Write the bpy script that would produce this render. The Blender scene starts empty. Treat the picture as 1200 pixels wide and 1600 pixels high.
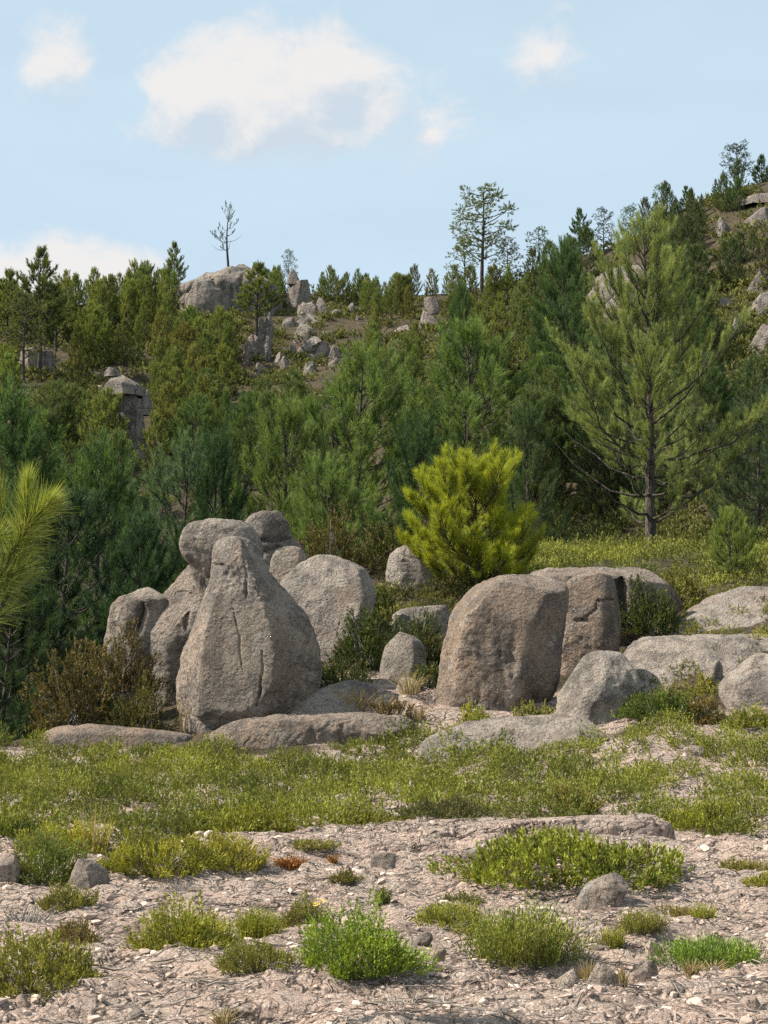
import bpy, math
import numpy as np
from math import radians, sin, cos, pi, tan, atan, sqrt

# ------------------------------------------------------------------ camera, sky, sun, exposure
F = 2240.0                       # focal length in photo pixels (photo is 1200 x 1600)
CAM = np.array((0.0, 0.0, 1.6))
PITCH = atan(200.0 / F)
SUN_EL, SUN_AZ = 46.0, -90.0    # azimuth measured from +Y (view direction), negative = to the left
SC = bpy.context.scene
COL = SC.collection

cam_d = bpy.data.cameras.new('camera'); cam = bpy.data.objects.new('camera', cam_d); COL.objects.link(cam)
cam.location = CAM; cam.rotation_euler = (pi / 2 + PITCH, 0, 0)
cam_d.sensor_fit = 'HORIZONTAL'; cam_d.sensor_width = 36.0; cam_d.lens = 36.0 * F / 1200.0
cam_d.clip_start = 0.1; cam_d.clip_end = 3000.0
SC.camera = cam
SC.view_settings.view_transform = 'Standard'; SC.view_settings.look = 'None'
SC.view_settings.exposure = 0.86; SC.view_settings.gamma = 1.0; SC.view_settings.use_curve_mapping = False
SC.render.engine = 'CYCLES'
SC.cycles.max_bounces = 6; SC.cycles.diffuse_bounces = 3; SC.cycles.glossy_bounces = 2
SC.cycles.transmission_bounces = 3; SC.cycles.transparent_max_bounces = 4
SC.cycles.use_denoising = False

sun_dir = np.array((cos(radians(SUN_EL)) * sin(radians(SUN_AZ)), cos(radians(SUN_EL)) * cos(radians(SUN_AZ)), sin(radians(SUN_EL))))
sd = bpy.data.lights.new('sun', 'SUN'); sd.energy = 5.0; sd.angle = radians(0.6); sd.color = (1.0, 0.93, 0.82)
sun = bpy.data.objects.new('sun', sd); COL.objects.link(sun)
sun.rotation_euler = (pi / 2 - radians(SUN_EL), 0, -radians(SUN_AZ) + pi)
from mathutils import Vector
sun.rotation_euler = Vector(sun_dir).to_track_quat('Z', 'Y').to_euler()

FWD = np.array((0, cos(PITCH), sin(PITCH))); UPV = np.array((0, -sin(PITCH), cos(PITCH)))
def ray(px, py):
    return FWD + np.array((1.0, 0, 0)) * ((px - 600) / F) + UPV * ((800 - py) / F)
def P(px, py, d):
    """the world point seen at photo pixel (px, py), d metres ahead"""
    r = ray(px, py); return CAM + r * (d / r[1])
def project(p):
    q = np.asarray(p) - CAM; f = q @ FWD
    return 600 + F * q[..., 0] / f, 800 - F * (q @ UPV) / f

W = bpy.data.worlds.new('World'); SC.world = W; W.use_nodes = True
def build_world():
    nt = W.node_tree; N = nt.nodes; L = nt.links; N.clear()
    out = N.new('ShaderNodeOutputWorld'); bg = N.new('ShaderNodeBackground')
    sky = N.new('ShaderNodeTexSky'); sky.sky_type = 'NISHITA'; sky.sun_disc = False
    sky.sun_elevation = radians(SUN_EL); sky.sun_rotation = radians(SUN_AZ)
    sky.air_density = 1.0; sky.dust_density = 2.2; sky.ozone_density = 1.5; sky.altitude = 700
    bg.inputs['Strength'].default_value = 0.057
    tc = N.new('ShaderNodeTexCoord'); D = tc.outputs['Generated']
    def vm(op, a, b=None):
        n = N.new('ShaderNodeVectorMath'); n.operation = op
        for i, s in enumerate((a, b)):
            if s is None: continue
            if isinstance(s, tuple): n.inputs[i].default_value = s
            else: L.new(s, n.inputs[i])
        return n.outputs['Value'] if op in ('LENGTH', 'DOT_PRODUCT') else n.outputs['Vector']
    def m(op, a, b=None, c=None, clamp=False):
        n = N.new('ShaderNodeMath'); n.operation = op; n.use_clamp = clamp
        for i, s in enumerate((a, b, c)):
            if s is None: continue
            if isinstance(s, (int, float)): n.inputs[i].default_value = s
            else: L.new(s, n.inputs[i])
        return n.outputs[0]
    def mr(x, a, b, c=0.0, d=1.0):
        n = N.new('ShaderNodeMapRange'); n.interpolation_type = 'SMOOTHSTEP'; L.new(x, n.inputs[0])
        for i, s in zip((1, 2, 3, 4), (a, b, c, d)): n.inputs[i].default_value = s
        return n.outputs[0]
    # clouds standing at fixed directions of the sky: (px, py, radius x, radius y, weight)
    blobs = [(430, 148, 235, 100, 1.05), (300, 150, 112, 76, 1.0), (395, 112, 100, 82, 1.0), (505, 120, 125, 84, 1.05), (420, 190, 215, 66, .92), (400, 205, 190, 55, .85), (585, 170, 85, 55, .8), (675, 205, 80, 60, .42),
             (95, 100, 66, 62, .72), (60, 105, 50, 40, .45), (855, 95, 75, 68, .50),
             (105, 425, 175, 62, 1.05), (10, 440, 170, 75, 1.05), (215, 420, 60, 40, .7)]
    def density(vec):
        tot = None
        for px, py, rx, ry, w in blobs:
            r = ray(px, py); r = r / np.linalg.norm(r)
            q = vm('MULTIPLY', vm('SUBTRACT', vec, tuple(r)), (F / rx, 1.0, F / ry))
            b = m('MULTIPLY', m('SUBTRACT', 1.0, m('MINIMUM', vm('LENGTH', q), 3.0)), w)
            tot = b if tot is None else m('SMOOTH_MAX', tot, b, 0.25)
        # the same fair-weather clouds go on over the rest of the sky
        g = N.new('ShaderNodeTexNoise'); g.inputs['Scale'].default_value = 4.2; g.inputs['Detail'].default_value = 1.5
        L.new(vm('MULTIPLY', vec, (1, 1, 2.2)), g.inputs['Vector'])
        front = mr(vm('DOT_PRODUCT', vec, (0, 1, 0)), .55, .86, 0, 1)
        gen = m('MULTIPLY', m('SUBTRACT', m('SUBTRACT', g.outputs['Fac'], .55), m('MULTIPLY', front, 1.0)), 5.0)
        tot = m('SMOOTH_MAX', tot, gen, .2)
        n1 = N.new('ShaderNodeTexNoise'); n1.inputs['Scale'].default_value = 30; n1.inputs['Detail'].default_value = 7; n1.inputs['Roughness'].default_value = .62
        n1.inputs['Distortion'].default_value = .3
        L.new(vm('MULTIPLY', vec, (1, 1, 1.35)), n1.inputs['Vector'])
        return m('ADD', tot, m('MULTIPLY', m('SUBTRACT', n1.outputs['Fac'], .5), 1.35))
    d0 = density(D)
    d1 = density(vm('ADD', D, tuple(np.array((-.010, 0, .022)))))
    cov = mr(d0, -.04, .58)
    lit = mr(m('SUBTRACT', d1, d0), -.42, .34, 1.0, 0.0)          # thicker cloud towards the sun = greyer
    ramp = N.new('ShaderNodeMix'); ramp.data_type = 'RGBA'
    L.new(lit, ramp.inputs[0]); ramp.inputs[6].default_value = (6.1, 6.9, 7.7, 1); ramp.inputs[7].default_value = (8.9, 8.5, 8.2, 1)
    mx = N.new('ShaderNodeMix'); mx.data_type = 'RGBA'
    L.new(m('MULTIPLY', cov, .86), mx.inputs[0])
    # thin high veil that pales the blue
    veil = N.new('ShaderNodeMix'); veil.data_type = 'RGBA'
    vn = N.new('ShaderNodeTexNoise'); vn.inputs['Scale'].default_value = 5; vn.inputs['Detail'].default_value = 4
    L.new(vm('MULTIPLY', D, (1, 1, 4)), vn.inputs['Vector'])
    L.new(mr(vn.outputs['Fac'], .3, .75, .70, .76), veil.inputs[0]); L.new(sky.outputs[0], veil.inputs[6]); veil.inputs[7].default_value = (7.2, 9.1, 10.3, 1)
    L.new(veil.outputs[2], mx.inputs[6]); L.new(ramp.outputs[2], mx.inputs[7])
    L.new(mx.outputs[2], bg.inputs['Color']); L.new(bg.outputs[0], out.inputs[0])
build_world()

# ------------------------------------------------------------------ noise
_rs = np.random.RandomState(7)
_perm = np.concatenate([_rs.permutation(256)] * 3).astype(np.int32)
_grad = _rs.normal(size=(256, 3)); _grad /= np.linalg.norm(_grad, axis=1)[:, None]
def noise(p):
    p = np.asarray(p, float); i = np.floor(p).astype(np.int32); f = p - i; i &= 255
    u = f * f * f * (f * (f * 6 - 15) + 10)
    def g(dx, dy, dz):
        h = _perm[_perm[_perm[i[:, 0] + dx] + i[:, 1] + dy] + i[:, 2] + dz] & 255
        v = _grad[h]
        return v[:, 0] * (f[:, 0] - dx) + v[:, 1] * (f[:, 1] - dy) + v[:, 2] * (f[:, 2] - dz)
    l = lambda a, b, t: a + (b - a) * t
    x00 = l(g(0, 0, 0), g(1, 0, 0), u[:, 0]); x10 = l(g(0, 1, 0), g(1, 1, 0), u[:, 0])
    x01 = l(g(0, 0, 1), g(1, 0, 1), u[:, 0]); x11 = l(g(0, 1, 1), g(1, 1, 1), u[:, 0])
    return l(l(x00, x10, u[:, 1]), l(x01, x11, u[:, 1]), u[:, 2])
def fbm(p, o=4, gain=.5):
    p = np.asarray(p, float); s = 0; a = 1.0
    for k in range(o):
        s = s + a * noise(p * 2.03 ** k + 17.3 * k); a *= gain
    return s
def smooth(x, a, b):
    t = np.clip((x - a) / (b - a), 0, 1); return t * t * (3 - 2 * t)

# ------------------------------------------------------------------ mesh helpers
class Geo:
    def __init__(s): s.v = []; s.f = []; s.t = []; s.n = 0
    def add(s, v, f, tone=.5):
        v = np.asarray(v, float).reshape(-1, 3); s.v.append(v); s.f.append(np.asarray(f, np.int64).reshape(-1, 3) + s.n)
        s.t.append(np.broadcast_to(np.asarray(tone, float), (len(v),)) if np.ndim(tone) == 0 else np.asarray(tone, float)); s.n += len(v)
    def tube(s, pts, rad, k=5, tone=.5):
        pts = np.asarray(pts, float); rad = np.broadcast_to(np.asarray(rad, float), (len(pts),))
        t = np.gradient(pts, axis=0); t /= np.linalg.norm(t, axis=1)[:, None] + 1e-9
        ref = np.array((.31, .2, .93)) if abs(t[0, 2]) < .8 else np.array((1., .1, 0))
        a = np.cross(t, ref); a /= np.linalg.norm(a, axis=1)[:, None] + 1e-9; b = np.cross(t, a)
        th = np.arange(k) * 2 * pi / k
        v = pts[:, None] + rad[:, None, None] * (a[:, None] * np.cos(th)[None, :, None] + b[:, None] * np.sin(th)[None, :, None])
        n = len(pts); i = np.arange(n - 1)[:, None] * k; j = np.arange(k)[None]; j2 = (j + 1) % k
        A = (i + j).ravel(); B = (i + j2).ravel(); C = (i + k + j2).ravel(); D_ = (i + k + j).ravel()
        s.add(v.reshape(-1, 3), np.concatenate([np.stack([A, B, C], 1), np.stack([A, C, D_], 1)]), tone)
    def arrays(s):
        return np.concatenate(s.v), np.concatenate(s.f), np.concatenate(s.t)
    def mesh(s, name, mat, smooth_=True):
        v, f, t = s.arrays(); return make_mesh(name, v, f, mat, t, smooth_)
def make_mesh(name, v, f, mat, tone=None, smooth_=True):
    me = bpy.data.meshes.new(name); f = np.asarray(f); k = f.shape[1]
    me.vertices.add(len(v)); me.vertices.foreach_set('co', np.asarray(v, np.float32).ravel())
    me.loops.add(f.size); me.loops.foreach_set('vertex_index', f.astype(np.int32).ravel())
    me.polygons.add(len(f)); me.polygons.foreach_set('loop_start', np.arange(0, f.size, k, dtype=np.int32))
    if tone is not None:
        a = me.attributes.new('tone', 'FLOAT', 'POINT'); a.data.foreach_set('value', np.asarray(tone, np.float32))
    me.polygons.foreach_set('use_smooth', np.full(len(f), smooth_, bool))
    me.materials.append(mat); me.update(calc_edges=True); return me
def tag(o, label=None, cat=None, group=None, kind=None):
    for k, v in (('label', label), ('category', cat), ('group', group), ('kind', kind)):
        if v: o[k] = v
    return o
def link(name, me, parent=None):
    o = bpy.data.objects.new(name, me); COL.objects.link(o)
    if parent is not None: o.parent = parent
    return o

# ------------------------------------------------------------------ materials
def nodes(name):
    m = bpy.data.materials.new(name); m.use_nodes = True; nt = m.node_tree; nt.nodes.clear(); return m, nt.nodes, nt.links
class NB:
    """small node-building helper"""
    def __init__(s, name): s.m, s.N, s.L = nodes(name)
    def set(s, sock, v):
        if hasattr(v, 'is_linked') or hasattr(v, 'links'): s.L.new(v, sock)
        else: sock.default_value = v
    def noise(s, vec, scale, detail=4, rough=.55, dist=0):
        n = s.N.new('ShaderNodeTexNoise'); s.L.new(vec, n.inputs['Vector'])
        n.inputs['Scale'].default_value = scale; n.inputs['Detail'].default_value = detail; n.inputs['Roughness'].default_value = rough; n.inputs['Distortion'].default_value = dist
        return n.outputs['Fac']
    def vor(s, vec, scale, feature='F1', out='Distance', rnd=1.0):
        n = s.N.new('ShaderNodeTexVoronoi'); n.feature = feature; s.L.new(vec, n.inputs['Vector']); n.inputs['Scale'].default_value = scale
        n.inputs['Randomness'].default_value = rnd; return n.outputs[out]
    def math(s, op, a, b=None, clamp=False):
        n = s.N.new('ShaderNodeMath'); n.operation = op; n.use_clamp = clamp; s.set(n.inputs[0], a)
        if b is not None: s.set(n.inputs[1], b)
        return n.outputs[0]
    def mr(s, x, a, b, c=0., d=1.):
        n = s.N.new('ShaderNodeMapRange'); n.interpolation_type = 'SMOOTHSTEP'; s.L.new(x, n.inputs[0])
        for i, q in zip((1, 2, 3, 4), (a, b, c, d)): n.inputs[i].default_value = q
        return n.outputs[0]
    def mix(s, f, a, b, mode='MIX'):
        n = s.N.new('ShaderNodeMix'); n.data_type = 'RGBA'; n.blend_type = mode
        s.set(n.inputs[0], f); s.set(n.inputs[6], a if not isinstance(a, tuple) else a + (1,)); s.set(n.inputs[7], b if not isinstance(b, tuple) else b + (1,))
        return n.outputs[2]
    def attr(s, name):
        n = s.N.new('ShaderNodeAttribute'); n.attribute_name = name; return n.outputs['Fac']
    def mapping(s, vec, scale):
        n = s.N.new('ShaderNodeMapping'); s.L.new(vec, n.inputs['Vector']); n.inputs['Scale'].default_value = scale; return n.outputs[0]
    def coord(s, which='Object'):
        return s.N.new('ShaderNodeTexCoord').outputs[which]
    def pos(s): return s.N.new('ShaderNodeNewGeometry').outputs['Position']
    def bump(s, h, dist, strength=1.0, normal=None):
        n = s.N.new('ShaderNodeBump'); n.inputs['Strength'].default_value = strength; n.inputs['Distance'].default_value = dist; s.L.new(h, n.inputs['Height'])
        if normal is not None: s.L.new(normal, n.inputs['Normal'])
        return n.outputs[0]
    def out(s, col, rough=.9, normal=None, spec=.25):
        b = s.N.new('ShaderNodeBsdfPrincipled'); s.set(b.inputs['Base Color'], col if not isinstance(col, tuple) else col + (1,)); s.set(b.inputs['Roughness'], rough)
        b.inputs['Specular IOR Level'].default_value = spec
        if normal is not None: s.L.new(normal, b.inputs['Normal'])
        o = s.N.new('ShaderNodeOutputMaterial'); s.L.new(b.outputs[0], o.inputs[0]); return s.m
def granite(name, warm=(.37, .29, .225), grey=(.335, .29, .245), grain=1.0, dark=.5, stain=.35, speck=1.0):
    b = NB(name); p = b.pos()
    big = b.noise(p, .55, 4, .55); mid = b.noise(p, 2.6, 5, .6)
    c = b.mix(b.mr(big, .38, .64), warm, grey)
    c = b.mix(b.mr(mid, .46, .62, 0, .8), c, (.165, .142, .124))
    c = b.mix(b.mr(b.noise(p, 3.7, 6, .7), .54, .68, 0, .7), c, (.46, .405, .35))                 # grey lichen clouds
    # rusty wash and black algal streaks run down the rock
    st = b.noise(b.mapping(p, (1, 1, .16)), 2.1, 4, .6)
    c = b.mix(b.mr(st, .50, .66, 0, dark), c, (.085, .070, .060))
    c = b.mix(b.mr(b.noise(p, 1.1, 3), .56, .75, 0, stain), c, (.36, .235, .155))
    c = b.mix(b.mr(b.noise(p, 6.5, 5, .75), .60, .66, 0, .6), c, (.40, .385, .35))      # pale lichen rosettes
    c = b.mix(b.mr(b.noise(p, 5.1, 6, .75), .58, .65, 0, .6), c, (.075, .068, .062))     # black lichen
    # coarse crystals standing proud, dark mica between
    g1 = b.vor(p, 21 * grain); g2 = b.vor(p, 21 * grain); gn = b.noise(p, 12 * grain, 5, .78)
    c = b.mix(b.mr(g2, .26, .10, 0, .6 * speck), c, (.52, .465, .41))
    c = b.mix(b.mr(gn, .54, .64, 0, .65 * speck), c, (.085, .072, .062))
    c = b.mix(b.mr(b.noise(p, 12 * grain, 4, .7), .58, .72, 0, .45), c, (.45, .41, .365))
    h = b.math('ADD', b.math('MULTIPLY', g1, -.8), b.math('MULTIPLY', b.noise(p, 22 * grain, 5, .7), 1.3))
    n = b.bump(h, .055 / grain, 1.0)
    n = b.bump(b.noise(p, 4.5 * grain, 7, .7), .16 / grain, .75, n)
    return b.out(c, .92, n, .2)
M_ROCK = granite('granite')
M_ROCKW = granite('granite_rusty', (.34, .248, .18), (.305, .24, .19), 1.0, .75, .45)
M_SLAB = granite('granite_slab', (.40, .33, .27), (.37, .315, .265), 1.2, .4, .3)
M_FAR = granite('granite_far', (.33, .265, .215), (.29, .262, .235), .35, .75, .4, .15)
M_STONE = granite('granite_stone', (.50, .37, .295), (.44, .365, .31), 2.6, .2, .3, .45)

def ground_mat():
    b = NB('gravel_soil'); p = b.pos(); cover = b.attr('tone')
    n1 = b.noise(p, 1.3, 5, .6); n2 = b.noise(p, 7, 5, .65)
    c = b.mix(b.mr(n1, .36, .62), (.60, .43, .345), (.52, .41, .335))
    c = b.mix(b.mr(n2, .48, .68, 0, .6), c, (.70, .56, .465))
    c = b.mix(b.mr(b.noise(p, 2.3, 6, .7), .53, .65, 0, .6), c, (.21, .16, .13))
    c = b.mix(b.mr(b.noise(b.mapping(p, (1, 2.6, 1)), 9, 5, .7), .58, .68, 0, .7), c, (.14, .105, .085))
    pb = b.vor(p, 58, out='Color'); 
    sep = b.N.new('ShaderNodeSeparateColor'); b.L.new(pb, sep.inputs[0])
    c = b.mix(b.mr(sep.outputs[0], .6, .95, 0, .65), c, (.70, .57, .48))
    c = b.mix(b.mr(sep.outputs[1], .66, .9, 0, .55), c, (.17, .13, .105))
    c = b.mix(b.mr(b.vor(p, 58, 'DISTANCE_TO_EDGE'), .09, .0, 0, .45), c, (.16, .125, .105))
    c = b.mix(b.mr(b.noise(p, 42, 4, .75), .58, .68, 0, .5), c, (.17, .13, .105))
    wp = b.N.new('ShaderNodeVectorMath'); wp.operation = 'ADD'; b.L.new(b.mapping(p, (1, 2.2, 1)), wp.inputs[0]); wn = b.N.new('ShaderNodeTexNoise'); wn.inputs['Scale'].default_value = 3; wn.inputs['Detail'].default_value = 4; b.L.new(p, wn.inputs['Vector']); b.L.new(wn.outputs['Color'], wp.inputs[1])
    sheet = b.mr(b.noise(p, .75, 4, .6), .46, .56); crack = b.vor(wp.outputs[0], 1.9, 'DISTANCE_TO_EDGE'); crack2 = b.vor(wp.outputs[0], 5.2, 'DISTANCE_TO_EDGE')
    rc = b.mix(b.mr(b.noise(p, 3.1, 6, .7), .42, .6), (.58, .425, .34), (.47, .375, .31)); rc = b.mix(b.mr(b.noise(p, 9, 6, .75), .54, .64, 0, .7), rc, (.20, .175, .15)); rc = b.mix(b.mr(b.noise(p, 30, 4, .75), .55, .66, 0, .5), rc, (.58, .47, .40))
    c = b.mix(b.math('MULTIPLY', sheet, .85), c, rc)
    c = b.mix(b.mr(crack, .035, .0, 0, .85), c, (.085, .068, .055)); c = b.mix(b.math('MULTIPLY', sheet, b.mr(crack2, .05, .0, 0, .7)), c, (.11, .088, .07))
    c = b.mix(b.mr(b.noise(b.mapping(p, (1, 1.8, 1)), 1.7, 6, .72), .56, .66, 0, .75), c, (.13, .098, .075))
    # heath soil with litter and moss away from the bare granite
    hn = b.noise(p, .9, 5, .65)
    hc = b.mix(b.mr(hn, .4, .62), (.066, .058, .032), (.12, .09, .058))
    hc = b.mix(b.mr(b.noise(p, 6, 4, .7), .55, .7, 0, .7), hc, (.26, .20, .14))
    c = b.mix(b.mr(cover, .35, .65), c, hc)
    h = b.math('ADD', b.math('MULTIPLY', b.vor(p, 58), -.7), b.math('MULTIPLY', b.noise(p, 24, 6, .75), 1.6))
    n = b.bump(h, .026, 1.0)
    n = b.bump(b.noise(p, 5, 7, .75), .09, .85, n)
    n = b.bump(b.mr(crack, .0, .09), .06, .9, n); n = b.bump(b.mr(crack2, .0, .1), .025, .8, n)
    return b.out(c, .95, n, .15)
M_GROUND = ground_mat()

def foliage(name, trans=.35, dry=(.16, .10, .04), rough=.5, gloss=.08, var=.45):
    """leaf colour comes from the object's own colour; 'tone' varies it shoot by shoot (old growth to young tips)"""
    b = NB(name); oi = b.N.new('ShaderNodeObjectInfo'); t = b.attr('tone')
    col = b.mix(1.0, oi.outputs['Color'], b.mix(t, (1 - var, 1 - var * .9, 1 - var * .75), (1 + var * 1.1, 1 + var, 1 + var * .3)), 'MULTIPLY')
    col = b.mix(b.mr(t, .03, .0, 0, 1), col, dry)
    df = b.N.new('ShaderNodeBsdfDiffuse'); tr = b.N.new('ShaderNodeBsdfTranslucent'); gl = b.N.new('ShaderNodeBsdfGlossy')
    b.L.new(col, df.inputs[0]); b.L.new(b.mix(1.0, col, (1.15, 1.1, .6), 'MULTIPLY'), tr.inputs[0])
    gl.inputs['Roughness'].default_value = rough; gl.inputs[0].default_value = (.9, .92, .85, 1)
    m1 = b.N.new('ShaderNodeMixShader'); m1.inputs[0].default_value = trans; b.L.new(df.outputs[0], m1.inputs[1]); b.L.new(tr.outputs[0], m1.inputs[2])
    m2 = b.N.new('ShaderNodeMixShader'); m2.inputs[0].default_value = gloss; b.L.new(m1.outputs[0], m2.inputs[1]); b.L.new(gl.outputs[0], m2.inputs[2])
    o = b.N.new('ShaderNodeOutputMaterial'); b.L.new(m2.outputs[0], o.inputs[0]); return b.m
M_NEEDLE = foliage('pine_needle', .45, (.13, .085, .045), .6, .025, .42)
M_LEAF = foliage('heath_leaf', .22, (.17, .115, .065), .7, .012, .5)
M_DRY = foliage('dry_blade', .3, (.4, .3, .15), .6, .03, .3)
def bark_mat(name, a, c2):
    b = NB(name); p = b.coord('Object'); q = b.mapping(p, (1, 1, .35))
    c = b.mix(b.mr(b.noise(q, 14, 5, .7), .42, .6), a, c2)
    return b.out(c, .9, b.bump(b.vor(q, 22), .02, .9), .15)
M_BARK = bark_mat('pine_bark', (.035, .029, .025), (.095, .078, .065))
M_TWIG = bark_mat('grey_twig', (.19, .17, .155), (.33, .30, .275))

# ------------------------------------------------------------------ terrain
_ctl = []
def cp(px, py, d): q = P(px, py, d); _ctl.append((q[0], q[1], q[2]))
for x in (-5, -2.5, 0, 2.5, 5):
    for y in (-8, 0, 4, 8): _ctl.append((x * (1 + max(y, 0) * .04), y, 0.0))
for px in (-250, 100, 350, 600, 850, 1100, 1450):
    cp(px, 1298 - (px > 800) * 6, 12); 
for px, py in ((-300, 1222), (0, 1219), (300, 1218), (600, 1216), (850, 1207), (1050, 1196), (1200, 1190), (1500, 1160)): cp(px, py, 16)
for px, py in ((-300, 1185), (0, 1180), (200, 1178), (400, 1174), (600, 1166), (700, 1155), (850, 1140), (1000, 1120), (1200, 1102), (1500, 1060)): cp(px, py, 18.4)
for px, py in ((-300, 1175), (0, 1170), (170, 1150), (300, 1138), (420, 1105), (560, 1085), (650, 1088), (780, 1095), (900, 1098), (1050, 1070), (1200, 1040), (1500, 1000)): cp(px, py, 20)
for px, py in ((-300, 1260), (0, 1240), (120, 1200), (230, 1100), (380, 1050), (520, 1026), (640, 1025), (760, 1030), (900, 1030), (1000, 1010), (1100, 985), (1250, 950), (1550, 930)): cp(px, py, 22.5)
for px, py in ((-300, 1330), (0, 1300), (150, 1240), (300, 1060), (440, 950), (560, 930), (660, 925), (780, 925), (900, 925), (1030, 935), (1120, 920), (1250, 905), (1550, 900)): cp(px, py, 25.5)
for px, py in ((-300, 1380), (0, 1340), (200, 1260), (330, 1060), (440, 915), (560, 885), (680, 892), (800, 896), (900, 893), (1050, 888), (1200, 880), (1550, 870)): cp(px, py, 28.5)
for px, py in ((-300, 1370), (0, 1340), (250, 1260), (420, 1000), (560, 910), (700, 880), (830, 868), (1000, 861), (1200, 852), (1550, 830)): cp(px, py, 35)
for px, py in ((-300, 1310), (0, 1290), (300, 1230), (500, 1080), (650, 980), (800, 920), (1000, 872), (1200, 845), (1550, 810)): cp(px, py, 44)
for px, py in ((-300, 1200), (0, 1190), (300, 1150), (500, 1070), (700, 1000), (900, 930), (1100, 850), (1300, 800), (1600, 780)): cp(px, py, 55)
_ctl = np.array(_ctl)
def _tps():
    A = _ctl[:, :2] / 10; n = len(A); r2 = ((A[:, None] - A[None]) ** 2).sum(-1)
    K = .5 * r2 * np.log(r2 + 1e-12) + np.eye(n) * 2e-3; Pm = np.hstack([np.ones((n, 1)), A])
    M = np.block([[K, Pm], [Pm.T, np.zeros((3, 3))]]); s = np.linalg.solve(M, np.concatenate([_ctl[:, 2], np.zeros(3)]))
    return A, s
_TA, _TS = _tps()
# skyline of the hill: (photo px, photo py of the bare ground at the ridge), ridge distance by px
_rx, _ry, _rd = [], [], []
for px, py, d in ((-900, 560, 150), (-300, 500, 150), (0, 478, 150), (150, 462, 150), (300, 452, 150), (450, 458, 148), (600, 462, 145), (720, 456, 142), (830, 425, 140), (920, 395, 138), (1000, 368, 136), (1080, 325, 134), (1150, 300, 132), (1220, 282, 130), (1500, 220, 130), (2100, 200, 130)):
    q = P(px, py, d); _rx.append(q[0]); _ry.append(q[2]); _rd.append(d)
def H_base(x, y):
    x = np.atleast_1d(np.asarray(x, float)); y = np.atleast_1d(np.asarray(y, float)); x, y = np.broadcast_arrays(x, y)
    yc = np.clip(y, -8, 56); lim = 3.5 + np.maximum(yc, 0) * .42; xc = np.clip(x, -lim, lim)
    q = np.stack([xc, yc], -1) / 10; z = np.empty(q.shape[:-1]); qf = q.reshape(-1, 2); zf = np.empty(len(qf)); n = len(_TA)
    for s in range(0, len(qf), 20000):
        r2 = ((qf[s:s + 20000, None] - _TA[None]) ** 2).sum(-1)
        zf[s:s + 20000] = (.5 * r2 * np.log(r2 + 1e-12)) @ _TS[:n] + _TS[n] + qf[s:s + 20000] @ _TS[n + 1:]
    z = zf.reshape(q.shape[:-1])
    D = np.interp(x, _rx, _rd); R = np.interp(x, _rx, _ry)
    # the hill: a steady slope up to the ridge, then a gentle back side
    t = (y - 50) / (D - 50); zb = np.interp(x, (-60, -14, 0, 12, 20, 60), (-6.5, -5.5, -2.0, 1.5, 5.2, 8.0))
    up = zb + (R - zb) * np.clip(t, 0, 1) ** (1.0 + .12 * (x < 0))
    back = R - np.maximum(y - D, 0) * .16
    hill = np.where(t > 1, back, up) + 1.3 * fbm(np.stack([x * .045, y * .045, x * 0], -1).reshape(-1, 3), 3).reshape(x.shape) * smooth(y, 60, 80)
    k = smooth(y, 42, 56); z = z * (1 - k) + hill * k
    return z
_G = []
for x0, x1, dx, y0, y1, dy in ((-16., 16., .12, -10., 62., .12), (-130., 130., .8, -30., 220., .8)):
    gx = np.arange(x0, x1, dx); gy = np.arange(y0, y1, dy); _G.append((x0, dx, y0, dy, H_base(gx[None], gy[:, None])))
def _lookup(g, x, y):
    x0, dx, y0, dy, Z = g; u = np.clip((x - x0) / dx, 0, Z.shape[1] - 1.001); v = np.clip((y - y0) / dy, 0, Z.shape[0] - 1.001)
    i = u.astype(int); j = v.astype(int); a = u - i; b = v - j
    return (Z[j, i] * (1 - a) + Z[j, i + 1] * a) * (1 - b) + (Z[j + 1, i] * (1 - a) + Z[j + 1, i + 1] * a) * b
def H(x, y, detail=True):
    x = np.atleast_1d(np.asarray(x, float)); y = np.atleast_1d(np.asarray(y, float)); x, y = np.broadcast_arrays(x, y)
    z = np.where((np.abs(x) < 15.5) & (y < 60) & (y > -9.5), _lookup(_G[0], x, y), _lookup(_G[1], x, y))
    if detail:
        p = np.stack([x, y, x * 0 + 3.3], -1).reshape(-1, 3)
        near = (1 - smooth(y, 20, 30)) * smooth(y, 2, 5)
        a = fbm(p * .7, 3).reshape(x.shape); st = fbm(p * np.array((.9, 1.3, 1)) + 9, 4).reshape(x.shape) * 7
        fl = np.floor(st); fr = st - fl; terr = (fl + smooth(fr, .25, .6)) / 7          # exfoliating sheets of granite
        fine = fbm(p * 5.5, 4, .6).reshape(x.shape)
        z = z + near * (.06 * a + .15 * terr + .026 * fine) + (1 - near) * .12 * a
    return z
def Hs(x, y): return float(H(x, y)[0])
def hit(px, py, d0=5.0, d1=260.0, n=900):
    """where the line of sight through a photo pixel meets the terrain"""
    d = d0 * (d1 / d0) ** np.linspace(0, 1, n); r = ray(px, py); pts = CAM + r[None] * (d / r[1])[:, None]
    z = H(pts[:, 0], pts[:, 1], False); k = np.argmax(z >= pts[:, 2])
    return float(d[k]) if z[k] >= pts[k, 2] else None

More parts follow.
